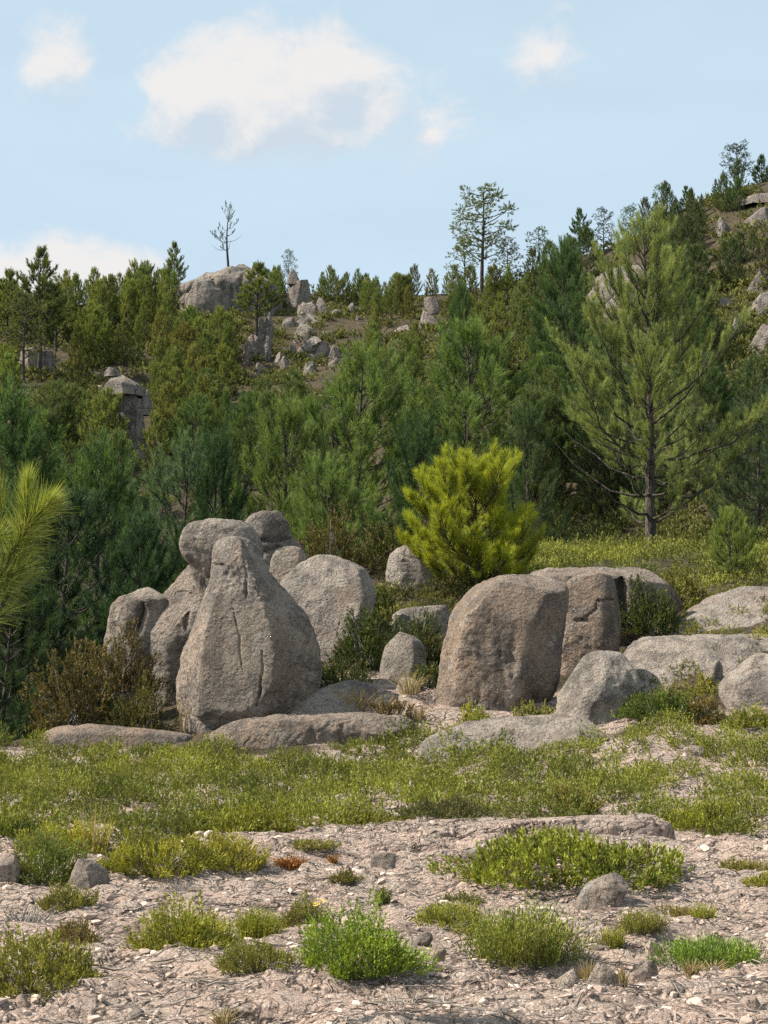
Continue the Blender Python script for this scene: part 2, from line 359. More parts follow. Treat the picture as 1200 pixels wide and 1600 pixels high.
def cover_at(x, y):
    p = np.stack([x * .35, y * .35, x * 0 + 1.7], -1)
    n = fbm(p, 4)
    return np.clip(smooth(y + n * 5, 17.5, 22.5) * .9 + .28 * n + .05, 0, 1)
def build_ground():
    ys = np.concatenate([np.linspace(-20, 4.6, 14), 5 * (20 / 5) ** np.linspace(0, 1, 310), 20 * (60 / 20) ** np.linspace(0, 1, 80)[1:], np.linspace(60, 170, 70)[1:], np.linspace(170, 900, 20)[1:]])
    t = np.linspace(-1, 1, 460); s = np.sign(t) * np.abs(t) ** 1.6
    X = s[None] * (10 + .5 * np.maximum(ys, 0))[:, None]; Y = np.broadcast_to(ys[:, None], X.shape)
    Z = H(X, Y); v = np.stack([X, Y, Z], -1).reshape(-1, 3); nr, nc = X.shape
    i = np.arange(nr - 1)[:, None] * nc + np.arange(nc - 1)[None]; i = i.ravel()
    f = np.stack([i, i + 1, i + nc + 1, i + nc], 1)
    o = link('ground', make_mesh('ground', v, f, M_GROUND, cover_at(v[:, 0], v[:, 1])))
    tag(o, 'pinkish granite gravel and heath soil rising to the pine hill', 'ground', kind='structure')
build_ground()

# ------------------------------------------------------------------ rocks
def rock(name, label, rows, d, ratio=.8, n=2.4, facets=(), cracks=(), seed=0, amp=.05, res=.035, mat=None, cat='boulder', group=None, sink=.5, cap=.25, lean=0., crisp=.045, cuts=6, cutoff=(.78, .95), side=.45, hard=.82, rough=.7):
    """rows: (photo y, left x, right x) from top to foot at distance d; the cross-section is a rounded, faceted oval.
    facets: (azimuth deg, offset) flat faces; azimuth 0 = right, 270 = towards the camera. cracks: polylines of photo pixels."""
    rows = np.array(sorted(rows), float); d = d or hit(rows[-1, 1:].mean(), rows[-1, 0] - 8, 8, 40) + .1; res = res * 1.22 if res > .021 else res
    L_ = np.array([P(r[1], r[0], d) for r in rows]); R_ = np.array([P(r[2], r[0], d) for r in rows])
    z = (L_[:, 2] + R_[:, 2]) / 2; cx = (L_[:, 0] + R_[:, 0]) / 2; rx = (R_[:, 0] - L_[:, 0]) / 2
    z = np.append(z, z[-1] - sink); cx = np.append(cx, cx[-1]); rx = np.append(rx, rx[-1])
    rmax = rx.max()
    # rounded cap above the first row
    m = 9; ph = np.linspace(pi / 2, 0, m)[:-1]; hc = cap * rx[0]
    zc = z[0] - hc * .25 + hc * np.sin(ph); 
    z = np.concatenate([zc + 1e-4 * np.arange(m - 1)[::-1], z]); cx = np.concatenate([np.full(m - 1, cx[0]), cx]); rx = np.concatenate([rx[0] * np.cos(ph), rx]); rx[0] = 1e-3
    # resample by arc length
    s = np.concatenate([[0], np.cumsum(np.sqrt(np.diff(z) ** 2 + np.diff(rx) ** 2 + np.diff(cx) ** 2))])
    k = max(14, int(s[-1] / res)); q = np.linspace(0, s[-1], k); z = np.interp(q, s, z); cx = np.interp(q, s, cx); rx = np.interp(q, s, rx)
    def sm(a, w):
        w = max(1, int(w)); kk = np.ones(2 * w + 1) / (2 * w + 1); b = np.convolve(np.pad(a, w, 'edge'), kk, 'valid'); b[0] = a[0]; return b
    w = crisp / res * 1.6; cx = sm(sm(cx, w), w); rx = np.maximum(sm(sm(rx, w), w), 1e-3); z = sm(z, w * .6)
    na = int(np.clip(2 * pi * rmax / res, 28, 420)); th = np.arange(na) * 2 * pi / na
    # denser towards the camera is not needed; the same all round
    c, s_ = np.cos(th), np.sin(th); r = (np.abs(c) ** n + np.abs(s_) ** n) ** (-1 / n)
    rs = np.random.RandomState(seed + 5)
    for az, off in facets:
        dn = np.cos(th - radians(az)); rp = np.where(dn > .05, off / np.maximum(dn, .05), 9.)
        h = np.clip(.5 + .5 * (rp - r) / .09, 0, 1); r = rp + (r - rp) * h - .09 * h * (1 - h)
    # keep the side silhouette where it was traced
    rc = r * c; sx = np.where(c > 0, 1 / np.max(rc), 1 / np.max(-rc)); 
    ry = ratio * rmax * (rx / rmax) ** .8
    zt = (z - z[-1]) / (z[0] - z[-1])
    X = cx[:, None] + rx[:, None] * (rc * sx)[None]; Y = d + lean * (zt[:, None] - .5) + ry[:, None] * (r * s_)[None]; Z = np.broadcast_to(z[:, None], X.shape)
    v = np.stack([X, Y, Z], -1)
    gu = np.roll(v, -1, 1) - np.roll(v, 1, 1); gv = np.gradient(v, axis=0); nrm = np.cross(gv, gu); nrm /= np.linalg.norm(nrm, axis=-1)[..., None] + 1e-9
    ctr = np.array((cx.mean(), d, z.mean())); sgn = np.sign(((v - ctr) * nrm).sum(-1).mean()); nrm *= sgn
    pf = v.reshape(-1, 3) + seed * 3.7; S = rmax
    disp = amp * S * (1.3 * fbm(pf * (1.1 / S), 3) + .55 * fbm(pf * (3.2 / S), 3))
    rid = 1 - np.abs(fbm(pf * (1.6 / S) * np.array((1, 1, .75)) + 31, 3)) * 6; disp -= amp * S * .5 * np.clip(rid, 0, 1) ** 2
    disp += rough * .045 * fbm(pf * 4.3, 3, .6) * min(1, S) + .018 * fbm(pf * 15, 3, .65) * min(1., S * 2)
    disp *= np.clip((rx[:, None] / (.25 * rmax)), .15, 1).repeat(na, 1).ravel()
    if len(cracks):
        upx, upy = project(v.reshape(-1, 3)); front = (v[..., 1] < d + .1).ravel()
        for cr in cracks:
            pts = np.array(cr['p'], float); best = np.full(len(upx), 1e9); u = np.zeros(len(upx)); acc = 0; tot = np.sum(np.linalg.norm(np.diff(pts, axis=0), axis=1))
            for a, b_ in zip(pts[:-1], pts[1:]):
                ab = b_ - a; t = np.clip(((upx - a[0]) * ab[0] + (upy - a[1]) * ab[1]) / (ab @ ab), 0, 1)
                dd = np.hypot(upx - a[0] - t * ab[0], upy - a[1] - t * ab[1]); ll = np.linalg.norm(ab); u = np.where(dd < best, (acc + t * ll) / tot, u); best = np.minimum(best, dd); acc += ll
            wd = cr.get('w', 4) * np.clip(np.sin(np.clip(u, .02, .98) * pi) * 1.4, .2, 1)
            disp -= front * cr.get('depth', .12) * np.exp(-(best / wd) ** 2)
    v = v + nrm * disp.reshape(X.shape)[..., None]
    ext = np.array((rmax, ratio * rmax, max((z[0] - z[-1]) / 2, .02))); mid = np.array((cx.mean(), d, (z[0] + z[-1]) / 2))
    for _ in range(cuts):                              # broken faces
        nv = rs.normal(size=3) * np.array((side, 1.0, .75)); nv[1] = -abs(nv[1]) if rs.rand() < .75 else abs(nv[1]); nv[2] = abs(nv[2]); nv /= np.linalg.norm(nv)
        q_ = (v - mid) / ext; ex = q_ @ nv - rs.uniform(*cutoff) * np.max(q_ @ nv); ex = np.where(ex > 0, ex, 0)
        v = v - nv * ext * (ex * hard)[..., None]
    hw = (v[..., 0].max() - v[..., 0].min()) / 2; mx = (v[..., 0].max() + v[..., 0].min()) / 2; ox = (np.max(cx + rx) + np.min(cx - rx)) / 2; ow = (np.max(cx + rx) - np.min(cx - rx)) / 2
    v[..., 0] = ox + (v[..., 0] - mx) * (ow / hw); v[..., 2] = z[-1] + (v[..., 2] - z[-1]) * ((z[0] - z[-1]) / (v[..., 2].max() - z[-1]))
    v[0] = v[0].mean(0)
    i = np.arange(len(z) - 1)[:, None] * na; j = np.arange(na)[None]; j2 = (j + 1) % na
    f = np.stack([(i + j).ravel(), (i + na + j).ravel(), (i + na + j2).ravel(), (i + j2).ravel()], 1)
    vf = v.reshape(-1, 3); base = np.array((cx[-1], d, z[-1])); 
    o = link(name, make_mesh(name, vf - base, f, mat or M_ROCK)); o.location = base
    return tag(o, label, cat, group)
def blob_rows(px, base, w, h, seed, flat=.5, skew=0.):
    rs = np.random.RandomState(seed); out = []
    k = 7; sh = rs.uniform(-.2, .2); 
    for i in range(k):
        t = i / (k - 1); wd = w * .5 * (flat + (1 - flat) * sqrt(max(1 - (1 - t) ** 2, 0))) * rs.uniform(.92, 1.06); c = px + skew * w * (t - .5) + sh * w * (1 - t) * .5
        out.append((base - h * (1 - t), c - wd, c + wd))
    return out

# --- the main group of boulders
rock('boulder', 'tall bell-shaped granite boulder tapering to a blunt crown, fissured low on its front', [(842, 345, 388), (850, 333, 399), (863, 330, 406), (880, 328, 415), (903, 325, 432), (937, 313, 463), (960, 304, 481), (985, 295, 492), (1030, 279, 503), (1060, 273, 505), (1085, 271, 500), (1110, 274, 490), (1125, 280, 470)], 20.0, .86, 2.3,
     facets=((205, .86), (265, .88), (318, .88)), cracks=({'p': [(363, 950), (369, 976), (374, 994), (373, 1010), (377, 1045)], 'w': 1.9, 'depth': .08}, {'p': [(409, 1015), (411, 1046), (407, 1066), (408, 1080), (401, 1104)], 'w': 1.9, 'depth': .07}, {'p': [(328, 880), (340, 884), (352, 880)], 'w': 3, 'depth': .05}, {'p': [(384, 905), (386, 935)], 'w': 2.5, 'depth': .05}), seed=1, amp=.032, res=.02, cuts=3, rough=.45)
rock('boulder', 'mushroom-shaped granite boulder with overhanging cap perched behind the bell-shaped boulder', [(811, 322, 370), (816, 298, 388), (826, 286, 400), (842, 281, 409), (858, 281, 412), (870, 286, 412), (885, 297, 411), (905, 305, 408), (922, 309, 402), (945, 312, 395)], 20.7, .72, 3.2,
     facets=((250, .9),), seed=2, amp=.035, res=.028, cap=.05, crisp=.02, sink=1.0, cuts=0)
rock('boulder', 'broad rounded granite boulder shouldering the bell-shaped boulder from its lit side', [(880, 290, 330), (900, 277, 335), (915, 266, 340), (930, 251, 345), (953, 226, 350), (975, 220, 355), (1000, 216, 355), (1060, 214, 350), (1110, 215, 345)], 21.9, .66, 2.3,
     facets=((225, .84), (280, .9)), cracks=({'p': [(270, 917), (285, 912), (300, 903)], 'w': 4, 'depth': .1}, {'p': [(296, 950), (290, 985)], 'w': 3, 'depth': .06}), seed=3, amp=.05, res=.028)
rock('boulder', 'small knobbly boulder at the far end of the boulder group, above the brown heath', [(920, 230, 262), (926, 212, 266), (938, 182, 270), (952, 172, 272), (970, 167, 270), (990, 163, 262), (1015, 162, 255)], 22.0, .8, 2.4,
     facets=((240, .85),), cracks=({'p': [(222, 940), (220, 965), (212, 985), (196, 998)], 'w': 9, 'depth': .22},), seed=4, amp=.07, res=.028)
rock('boulder', 'rough grey boulder block peeking out behind the mushroom-shaped cap', [(799, 402, 440), (803, 392, 452), (812, 382, 456), (824, 380, 453), (838, 382, 460), (848, 388, 470), (860, 400, 474), (880, 405, 470)], 23.6, .8, 2.8, facets=((300, .82),),
     cracks=({'p': [(400, 845), (430, 840), (455, 838)], 'w': 4, 'depth': .1}, {'p': [(412, 862), (445, 850)], 'w': 3, 'depth': .08}), seed=5, amp=.09, res=.03, cap=.15)
rock('boulder', 'low grey boulder wedged under the rough grey block, half hidden by a shrub', [(857, 430, 472), (866, 422, 480), (885, 420, 486), (915, 420, 490)], 23.4, .7, 2.5, seed=6, amp=.05, res=.03)
rock('boulder', 'pale smooth boulder with a broad sloping face between bell-shaped boulder and green shrub', [(864, 492, 516), (870, 480, 535), (878, 466, 556), (888, 453, 574), (905, 437, 580), (930, 430, 588), (960, 428, 582), (990, 432, 566), (1015, 440, 545), (1035, 448, 530)], 22.6, .62, 3.2,
     facets=((252, .62), (350, .9)), seed=7, lean=1.0, amp=.010, res=.03, mat=M_SLAB, cap=.06, crisp=.02, cuts=0, rough=.2)
rock('boulder', 'striated grey boulder tucked under the lime green young pine', [(853, 626, 650), (862, 612, 672), (878, 602, 682), (895, 600, 690), (915, 600, 692)], 26.0, .7, 2.3, facets=((260, .85),), seed=8, amp=.05, res=.03, mat=M_SLAB,
     cracks=[{'p': [(598, 872 + 7 * k), (622, 868 + 8 * k), (650, 872 + 7 * k), (690, 866 + 8 * k)], 'w': 1.6, 'depth': .025} for k in range(6)])
rock('rock_slab', 'pale flat granite slab between the green shrubs and the big block', [(946, 660, 700), (952, 628, 706), (960, 612, 708), (975, 612, 706)], 23.5, .5, 2.3, seed=9, amp=.03, res=.04, mat=M_SLAB, cat='rock slab', cap=.06)
rock('boulder', 'small rounded boulder with bushy shrubs on both sides', [(989, 618, 636), (995, 608, 648), (1004, 600, 658), (1018, 591, 666), (1035, 588, 668), (1055, 588, 668)], 21.2, .8, 2.2, facets=((250, .85), (320, .85)), seed=10, amp=.05, res=.025, cuts=9, cutoff=(.62, .9), crisp=.02, side=.8, mat=M_SLAB)
rock('boulder', 'huge squarish granite block with dark stained lower front', [(899, 775, 858), (903, 752, 878), (912, 728, 890), (925, 719, 893), (943, 710, 892), (980, 698, 887), (1030, 688, 882), (1070, 683, 878), (1092, 677, 868), (1110, 676, 855)], 19.9, .72, 3.2,
     facets=((200, .9), (252, .80), (318, .80), (350, .9)), cracks=({'p': [(858, 960), (860, 1000), (858, 1040)], 'w': 3, 'depth': .04}, {'p': [(812, 955), (806, 1000), (800, 1060)], 'w': 10, 'depth': .03}), seed=11, amp=.024, res=.028, mat=M_ROCKW, cap=.08, rough=.4)
rock('boulder', 'long flat-topped granite outcrop stretching behind the huge squarish block', [(886, 855, 1005), (889, 838, 1020), (897, 822, 1032), (913, 815, 1046), (933, 812, 1062), (960, 812, 1050), (1000, 815, 1020), (1030, 815, 1010)], 23.2, .46, 4.0,
     facets=((262, .86),), cracks=({'p': [(970, 890), (965, 930), (968, 990)], 'w': 9, 'depth': .25}, {'p': [(995, 892), (998, 930)], 'w': 3, 'depth': .08}), seed=12, amp=.035, res=.03, mat=M_ROCKW, cap=.03, crisp=.02)
rock('boulder', 'cleft granite block standing between the huge squarish block and the long outcrop', [(897, 905, 956), (901, 892, 964), (910, 884, 967), (945, 880, 969), (990, 876, 971), (1025, 872, 968)], 21.7, .8, 3.8, facets=((255, .85), (320, .85)),
     cracks=({'p': [(925, 905), (934, 930), (930, 950), (905, 968)], 'w': 1.8, 'depth': .07}, {'p': [(934, 935), (960, 935)], 'w': 3, 'depth': .07}, {'p': [(893, 968), (925, 968)], 'w': 3, 'depth': .06}), seed=13, amp=.05, res=.026, mat=M_ROCKW, cap=.05, crisp=.02)
# --- sloping slabs beside the block
rock('rock_slab', 'broad pale slab sloping up to the top of the rise, with small heath tufts', [(914, 1180, 1290), (925, 1135, 1330), (940, 1100, 1350), (962, 1070, 1380), (985, 1036, 1400), (1005, 1014, 1410)], 22.8, .45, 2.5, facets=((258, .7),), seed=14, amp=.025, res=.04, mat=M_SLAB, cat='rock slab', cap=.06, lean=2.2, rough=.5)
rock('rock_slab', 'long low slab running below the broad pale slab', [(994, 1020, 1330), (1004, 985, 1350), (1018, 966, 1360), (1040, 960, 1360), (1070, 965, 1360)], 20.6, .38, 2.6, facets=((265, .8),), cracks=({'p': [(1110, 1010), (1150, 1018), (1200, 1012)], 'w': 2.5, 'depth': .06}, {'p': [(985, 1040), (1010, 1062)], 'w': 3, 'depth': .1}), seed=15, amp=.025, res=.04, mat=M_SLAB, cat='rock slab', cap=.04, lean=1.6, rough=.5)
rock('boulder', 'wedge-shaped boulder leaning out in front of the long low slab', [(1017, 935, 965), (1025, 920, 975), (1040, 905, 987), (1056, 892, 1001), (1070, 880, 1003), (1090, 872, 985), (1115, 868, 960)], 18.9, .7, 2.6, facets=((235, .8), (300, .8)), seed=16, lean=.7, amp=.045, res=.028, mat=M_SLAB, cap=.08, crisp=.02, cuts=8, cutoff=(.7, .93))
rock('rock_slab', 'thin flat stone layered at the foot of the wedge-shaped boulder', [(1081, 935, 972), (1088, 915, 985), (1097, 898, 986), (1112, 890, 985)], None, .6, 2.6, facets=((265, .8),), seed=17, amp=.05, res=.025, cuts=9, cutoff=(.62, .9), crisp=.02, side=.8, mat=M_SLAB, cat='rock slab', cap=.08)
rock('rock_slab', 'low grey stone half buried beneath the thin flat stone', [(1102, 945, 1000), (1107, 935, 1015), (1118, 932, 1020)], None, .5, 2.4, seed=18, amp=.04, res=.025, cuts=9, cutoff=(.62, .9), crisp=.02, side=.8, mat=M_SLAB, cat='rock slab', cap=.06)
rock('boulder', 'tan-faced boulder at the picture edge below the slabs', [(1022, 1190, 1235), (1035, 1172, 1250), (1050, 1155, 1265), (1065, 1135, 1270), (1080, 1124, 1270), (1100, 1130, 1265), (1112, 1135, 1262)], 18.6, .75, 2.5, facets=((250, .82),), seed=19, lean=.6, amp=.05, res=.03, mat=M_SLAB, cap=.1, crisp=.025, cuts=8, cutoff=(.7, .93))
rock('boulder', 'small upright stone beside the tan-faced boulder', [(1033, 1112, 1126), (1042, 1104, 1130), (1060, 1100, 1130), (1082, 1102, 1128)], None, .8, 2.4, seed=20, amp=.05, res=.02, cuts=9, cutoff=(.62, .9), crisp=.02, side=.8, mat=M_SLAB)
# --- low slabs along the front of the group
rock('rock_slab', 'long low whaleback slab beneath the brown heath bush', [(1134, 110, 240), (1138, 84, 268), (1146, 70, 296), (1158, 60, 306), (1172, 50, 308), (1185, 50, 308)], 19.2, .30, 2.4, facets=((268, .85),), seed=21, amp=.03, res=.036, mat=M_ROCKW, cat='rock slab', cap=.05)
rock('rock_slab', 'long dark whaleback slab below the bell-shaped boulder', [(1114, 520, 590), (1118, 440, 625), (1127, 380, 645), (1138, 340, 648), (1152, 318, 642), (1170, 312, 632)], 18.9, .30, 2.5, facets=((268, .8),), seed=22, amp=.025, res=.034, mat=M_ROCKW, cat='rock slab', cap=.05)
rock('rock_slab', 'pale tilted slab between the dark whaleback and the bell-shaped boulder', [(1064, 555, 582), (1072, 525, 590), (1082, 495, 590), (1095, 470, 586), (1108, 452, 580), (1120, 448, 575)], 19.7, .5, 2.4, facets=((262, .75),), seed=23, lean=.8, amp=.025, res=.034, mat=M_SLAB, cat='rock slab', cap=.1)
rock('rock_slab', 'flat pale slab lying in the heath in front of the huge squarish block', [(1120, 815, 890), (1126, 765, 925), (1135, 715, 945), (1148, 680, 950), (1160, 655, 945), (1172, 652, 940)], 17.6, .42, 2.4, facets=((266, .8),), seed=24, lean=.9, amp=.025, res=.034, mat=M_SLAB, cat='rock slab', cap=.05)
rock('boulder', 'small white stone beside the foot of the huge squarish block', [(1060, 622, 640), (1066, 616, 655), (1078, 615, 662), (1090, 616, 660)], None, .7, 2.3, seed=25, amp=.08, res=.022, cuts=9, cutoff=(.62, .9), crisp=.02, side=.8, mat=M_STONE, cat='stone')
rock('boulder', 'low grey stone on top of the flat pale slab', [(1121, 735, 750), (1126, 722, 754), (1134, 716, 754)], None, .7, 2.3, seed=26, amp=.06, res=.02, cuts=9, cutoff=(.62, .9), crisp=.02, side=.8, mat=M_ROCK, cat='stone')
rock('boulder', 'white stone standing in the heath below the squarish block', [(1085, 790, 812), (1095, 785, 820), (1112, 785, 822)], None, .7, 2.3, seed=27, amp=.08, res=.02, cuts=9, cutoff=(.62, .9), crisp=.02, side=.8, mat=M_STONE, cat='stone')
rock('boulder', 'pale stone on the soil behind the wedge-shaped boulder', [(990, 972, 986), (998, 968, 990), (1010, 966, 990)], None, .8, 2.3, seed=28, amp=.06, res=.02, cuts=9, cutoff=(.62, .9), crisp=.02, side=.8, mat=M_STONE, cat='stone')
# --- ledges of exfoliating granite in the foreground
for lab, rw, d, sd in (('thin cracked granite ledge running behind the big dark green cushion shrub', [(1272, 860, 980), (1278, 800, 1030), (1290, 700, 1050), (1305, 620, 1055), (1325, 540, 1060)], 11.6, 41),
                       ('low broken granite ledge in the gravel beside the orange moss', [(1312, 590, 640), (1318, 560, 690), (1330, 530, 740), (1345, 520, 760)], 11.0, 42),
                       ('flat grey sheet of granite at the bottom edge among the stones', [(1552, 330, 520), (1562, 250, 620), (1580, 190, 700), (1600, 180, 720)], 6.5, 43)):
    rock('rock_ledge', lab, rw, d, .22, 2.2, facets=((268, .85),), seed=sd, amp=.045, res=.026, mat=M_GROUND, cat='rock ledge', cap=.02, sink=.2)
# --- outcrops on the hill: (x, foot y, width, height, flatness, skew, label)
def far_rock(px, base, w, h, label, seed, flat=.55, skew=0., group=None, rows=None, dd=0., mat=None):
    anchor = {'stacked rock pillar': (669, 511), 'pale flat block': (628, 531), 'upright rock cluster': (395, 562), 'rock tower': (216, 722), 'jointed crag': (466, 478)}; ak = [v for k, v in anchor.items() if k in label and 'below' not in label and 'under' not in label]
    d = (hit(*(ak[0] if ak else (px, base)), 40) or 140) + dd
    given = rows; rows = rows or blob_rows(px, base, w, h, seed, flat, skew); rs = np.random.RandomState(seed)
    rock('boulder' if rows else 'boulder', label, rows, d, rs.uniform(.6, .9), 2.6, facets=[(rs.uniform(200, 340), rs.uniform(.78, .92)) for _ in range(2)], seed=seed, amp=.09, res=.13, mat=mat or M_FAR, group=group, sink=.15 if any(k in label for k in ('capstone', 'crowning', 'lying')) else .5 if 'flat cap' in label or 'on top' in label else 1.0, cap=.10, crisp=.12, cuts=3 if given and 'dome' in label else 14 if flat < .75 else 8, cutoff=(.45, .85) if flat < .75 else (.65, .92), side=1.0, hard=.96)
far_rock(345, 480, 150, 65, 'bald granite dome on the ridge under the lone thin pine', 101, rows=[(415, 376, 402), (418, 352, 416), (424, 336, 428), (431, 322, 436), (440, 308, 440), (447, 283, 442), (454, 262, 442), (490, 258, 442)])
far_rock(262, 470, 40, 14, 'low pinkish rock on the ridge beside the bald dome', 102)
HR = [(466, 478, 42, 40, .6, 0, 'dark jointed crag on the ridge top beside the dome'), (459, 443, 22, 24, .6, 0, 'small block crowning the dark jointed crag'), (477, 494, 36, 22, .5, .2, 'tilted grey slab just under the dark jointed crag'),
      (473, 510, 30, 14, .6, 0, 'tan flat slab on the open slope'), (475, 534, 40, 30, .5, 0, 'round grey boulder on the open slope below the tan slab'),
      (421, 524, 15, 36, .85, -.1, 'tall rock finger topping the upright rock cluster'), (410, 533, 13, 36, .85, -.2, 'narrow rock finger within the upright rock cluster'), (403, 542, 14, 30, .85, -.4, 'short rock finger within the upright rock cluster'), (416, 549, 20, 28, .85, -.2, 'blocky stone in the upright rock cluster'),
      (393, 545, 22, 22, .5, -.4, 'leaning stone at the edge of the upright rock cluster'), (388, 562, 18, 22, .6, 0, 'rounded stone at the foot of the upright rock cluster'), (384, 571, 15, 10, .5, 0, 'small flat stone below the upright rock cluster'), (403, 584, 22, 18, .5, .4, 'pale wedge stone with dark end below the upright rock cluster'), (386, 590, 14, 8, .5, 0, 'smallest pale stone under the upright rock cluster'),
      (484, 547, 34, 22, .4, -.5, 'slanting grey slab in the slope boulder heap'), (505, 556, 28, 22, .5, 0, 'tan rounded block in the slope boulder heap'), (522, 561, 24, 22, .5, 0, 'block with dark shaded side in the slope boulder heap'), (487, 564, 20, 12, .5, 0, 'small pale boulder in the slope boulder heap'), (546, 553, 24, 16, .5, 0, 'pale boulder at the end of the slope boulder heap'),
      (539, 571, 15, 13, .5, 0, 'white stone below the slope boulder heap'), (502, 571, 12, 10, .5, 0, 'tan stone just above the young pine tops'), (447, 580, 14, 20, .5, .3, 'pale stone among the pine tops below the round boulder'), (478, 576, 12, 10, .5, 0, 'small white stone among the pine tops'),
      (503, 479, 32, 16, .5, 0, 'mossy grey rock near the ridge'), (525, 495, 26, 12, .5, 0, 'dark low rock on the upper slope'), (552, 492, 22, 20, .6, 0, 'dark block on the upper slope'), (547, 475, 24, 12, .5, 0, 'pale slab on the upper slope'), (565, 468, 20, 14, .3, .6, 'pointed pale slab jutting out of the upper slope'),
      (677, 485, 27, 20, .7, .15, 'square capstone of the stacked rock pillar'), (669, 512, 40, 30, .62, .1, 'broad middle block of the stacked rock pillar'), (689, 534, 22, 30, .7, .1, 'split block beside the stacked rock pillar'), (628, 531, 40, 24, .5, 0, 'pale flat block downslope of the stacked rock pillar'), (591, 535, 16, 10, .5, 0, 'tan stone on the bare slope near the pale flat block')]
for i, (px, b, w, h, fl, sk, lab) in enumerate(HR): far_rock(px, b, w, h, lab, 120 + i, fl, sk, 'boulders on the hillside', rows=[(464, 668, 683), (467, 664, 688), (474, 662, 689), (481, 663, 687), (486, 667, 684), (489, 671, 681)] if 'capstone' in lab else None)
rsJ = np.random.RandomState(42)
for i in range(26):
    px = rsJ.uniform(436, 572); py = rsJ.uniform(474, 586); w = rsJ.uniform(9, 26); far_rock(px, py, w, w * rsJ.uniform(.5, .9), 'loose angular block strewn among others over the open boulder slope', 230 + i, rsJ.uniform(.4, .6), rsJ.uniform(-.4, .4), 'loose blocks on the open boulder slope')
HR2 = [(60, 582, 58, 40, .7, 0, 'dark rock ledge under the pines on the hillside'), (187, 609, 76, 24, .62, .1, 'flat cap of the rock tower among the pines'), (175, 585, 26, 11, .5, 0, 'round stone lying on the rock tower cap'), (205, 664, 40, 62, .9, .15, 'upright body of the rock tower among the pines'), (228, 628, 19, 19, .6, 0, 'orange stone beside the rock tower'), (209, 696, 38, 46, .8, -.1, 'lower step of the rock tower'), (216, 722, 56, 40, .6, 0, 'dark layered foot of the rock tower'), (155, 615, 16, 14, .5, 0, 'small stone tucked under the rock tower cap')]
for i, (px, b, w, h, fl, sk, lab) in enumerate(HR2): far_rock(px, b, w, h, lab, 170 + i, fl, sk, 'boulders on the hillside')
HR3 = [(982, 462, 96, 47, .45, 0, 'large smooth dome rock behind the tall olive pine'), (973, 487, 46, 36, .6, 0, 'dark cracked rock under the large smooth dome'), (980, 520, 22, 22, .6, 0, 'shaded rock below the dark cracked rock'), (1131, 366, 24, 28, .5, .3, 'white pointed rock on the steep hill'), (1190, 318, 50, 20, .5, 0, 'brown rock at the hilltop under the crowning pines'), (1187, 350, 40, 24, .5, 0, 'pinkish slab near the hilltop'), (1138, 482, 30, 20, .5, 0, 'grey rock amid scrub on the steep hill'), (1186, 455, 34, 34, .6, 0, 'broken pink crag on the steep hill'), (1192, 492, 40, 36, .6, 0, 'lower step of the broken pink crag'),
       (1153, 524, 20, 28, .6, 0, 'pale upright rock above the pines on the steep hill'), (1190, 548, 36, 42, .7, 0, 'dark shaded crag above the pines at the picture edge')]
for i, (px, b, w, h, fl, sk, lab) in enumerate(HR3): far_rock(px, b, w * 1.3, h, lab, 190 + i, fl * .7, sk, 'boulders on the steep hill')

# ------------------------------------------------------------------ foliage builders
def unit(a): return a / (np.linalg.norm(a, axis=-1, keepdims=True) + 1e-9)
def needles(g, rs, base, axis, length, n, nl, nw, ang=(.35, .95), tone=None, start=.0):
    """brush-like shoots: n thin needles along each axis"""
    base = np.asarray(base); axis = unit(np.asarray(axis)); S = len(base); length = np.broadcast_to(length, (S,))
    t = rs.uniform(start, 1, (S, n)); th = rs.uniform(0, 2 * pi, (S, n)); al = rs.uniform(ang[0], ang[1], (S, n)) * (1.05 - .45 * t)
    ref = np.where(np.abs(axis[:, 2:3]) > .9, np.array([[1., 0, 0]]), np.array([[0, 0, 1.]])); a = unit(np.cross(axis, ref)); b = np.cross(axis, a)
    pr = a[:, None] * np.cos(th)[..., None] + b[:, None] * np.sin(th)[..., None]
    nd = axis[:, None] * np.cos(al)[..., None] + pr * np.sin(al)[..., None]
    p0 = base[:, None] + axis[:, None] * (t * length[:, None])[..., None]
    ln = nl * rs.uniform(.7, 1.15, (S, n)); side = unit(np.cross(nd, rs.normal(size=(S, n, 3)))) * (nw / 2)
    v = np.stack([p0 - side, p0 + side, p0 + nd * ln[..., None]], 2).reshape(-1, 3)
    f = np.arange(len(v)).reshape(-1, 3)
    tn = rs.uniform(.25, .75, S) if tone is None else np.asarray(tone)
    tn = np.clip(tn[:, None] + rs.uniform(-.2, .2, (S, n)) + (t - .5) * .4, .05, 1); g.add(v, f, np.repeat(tn.ravel(), 3))
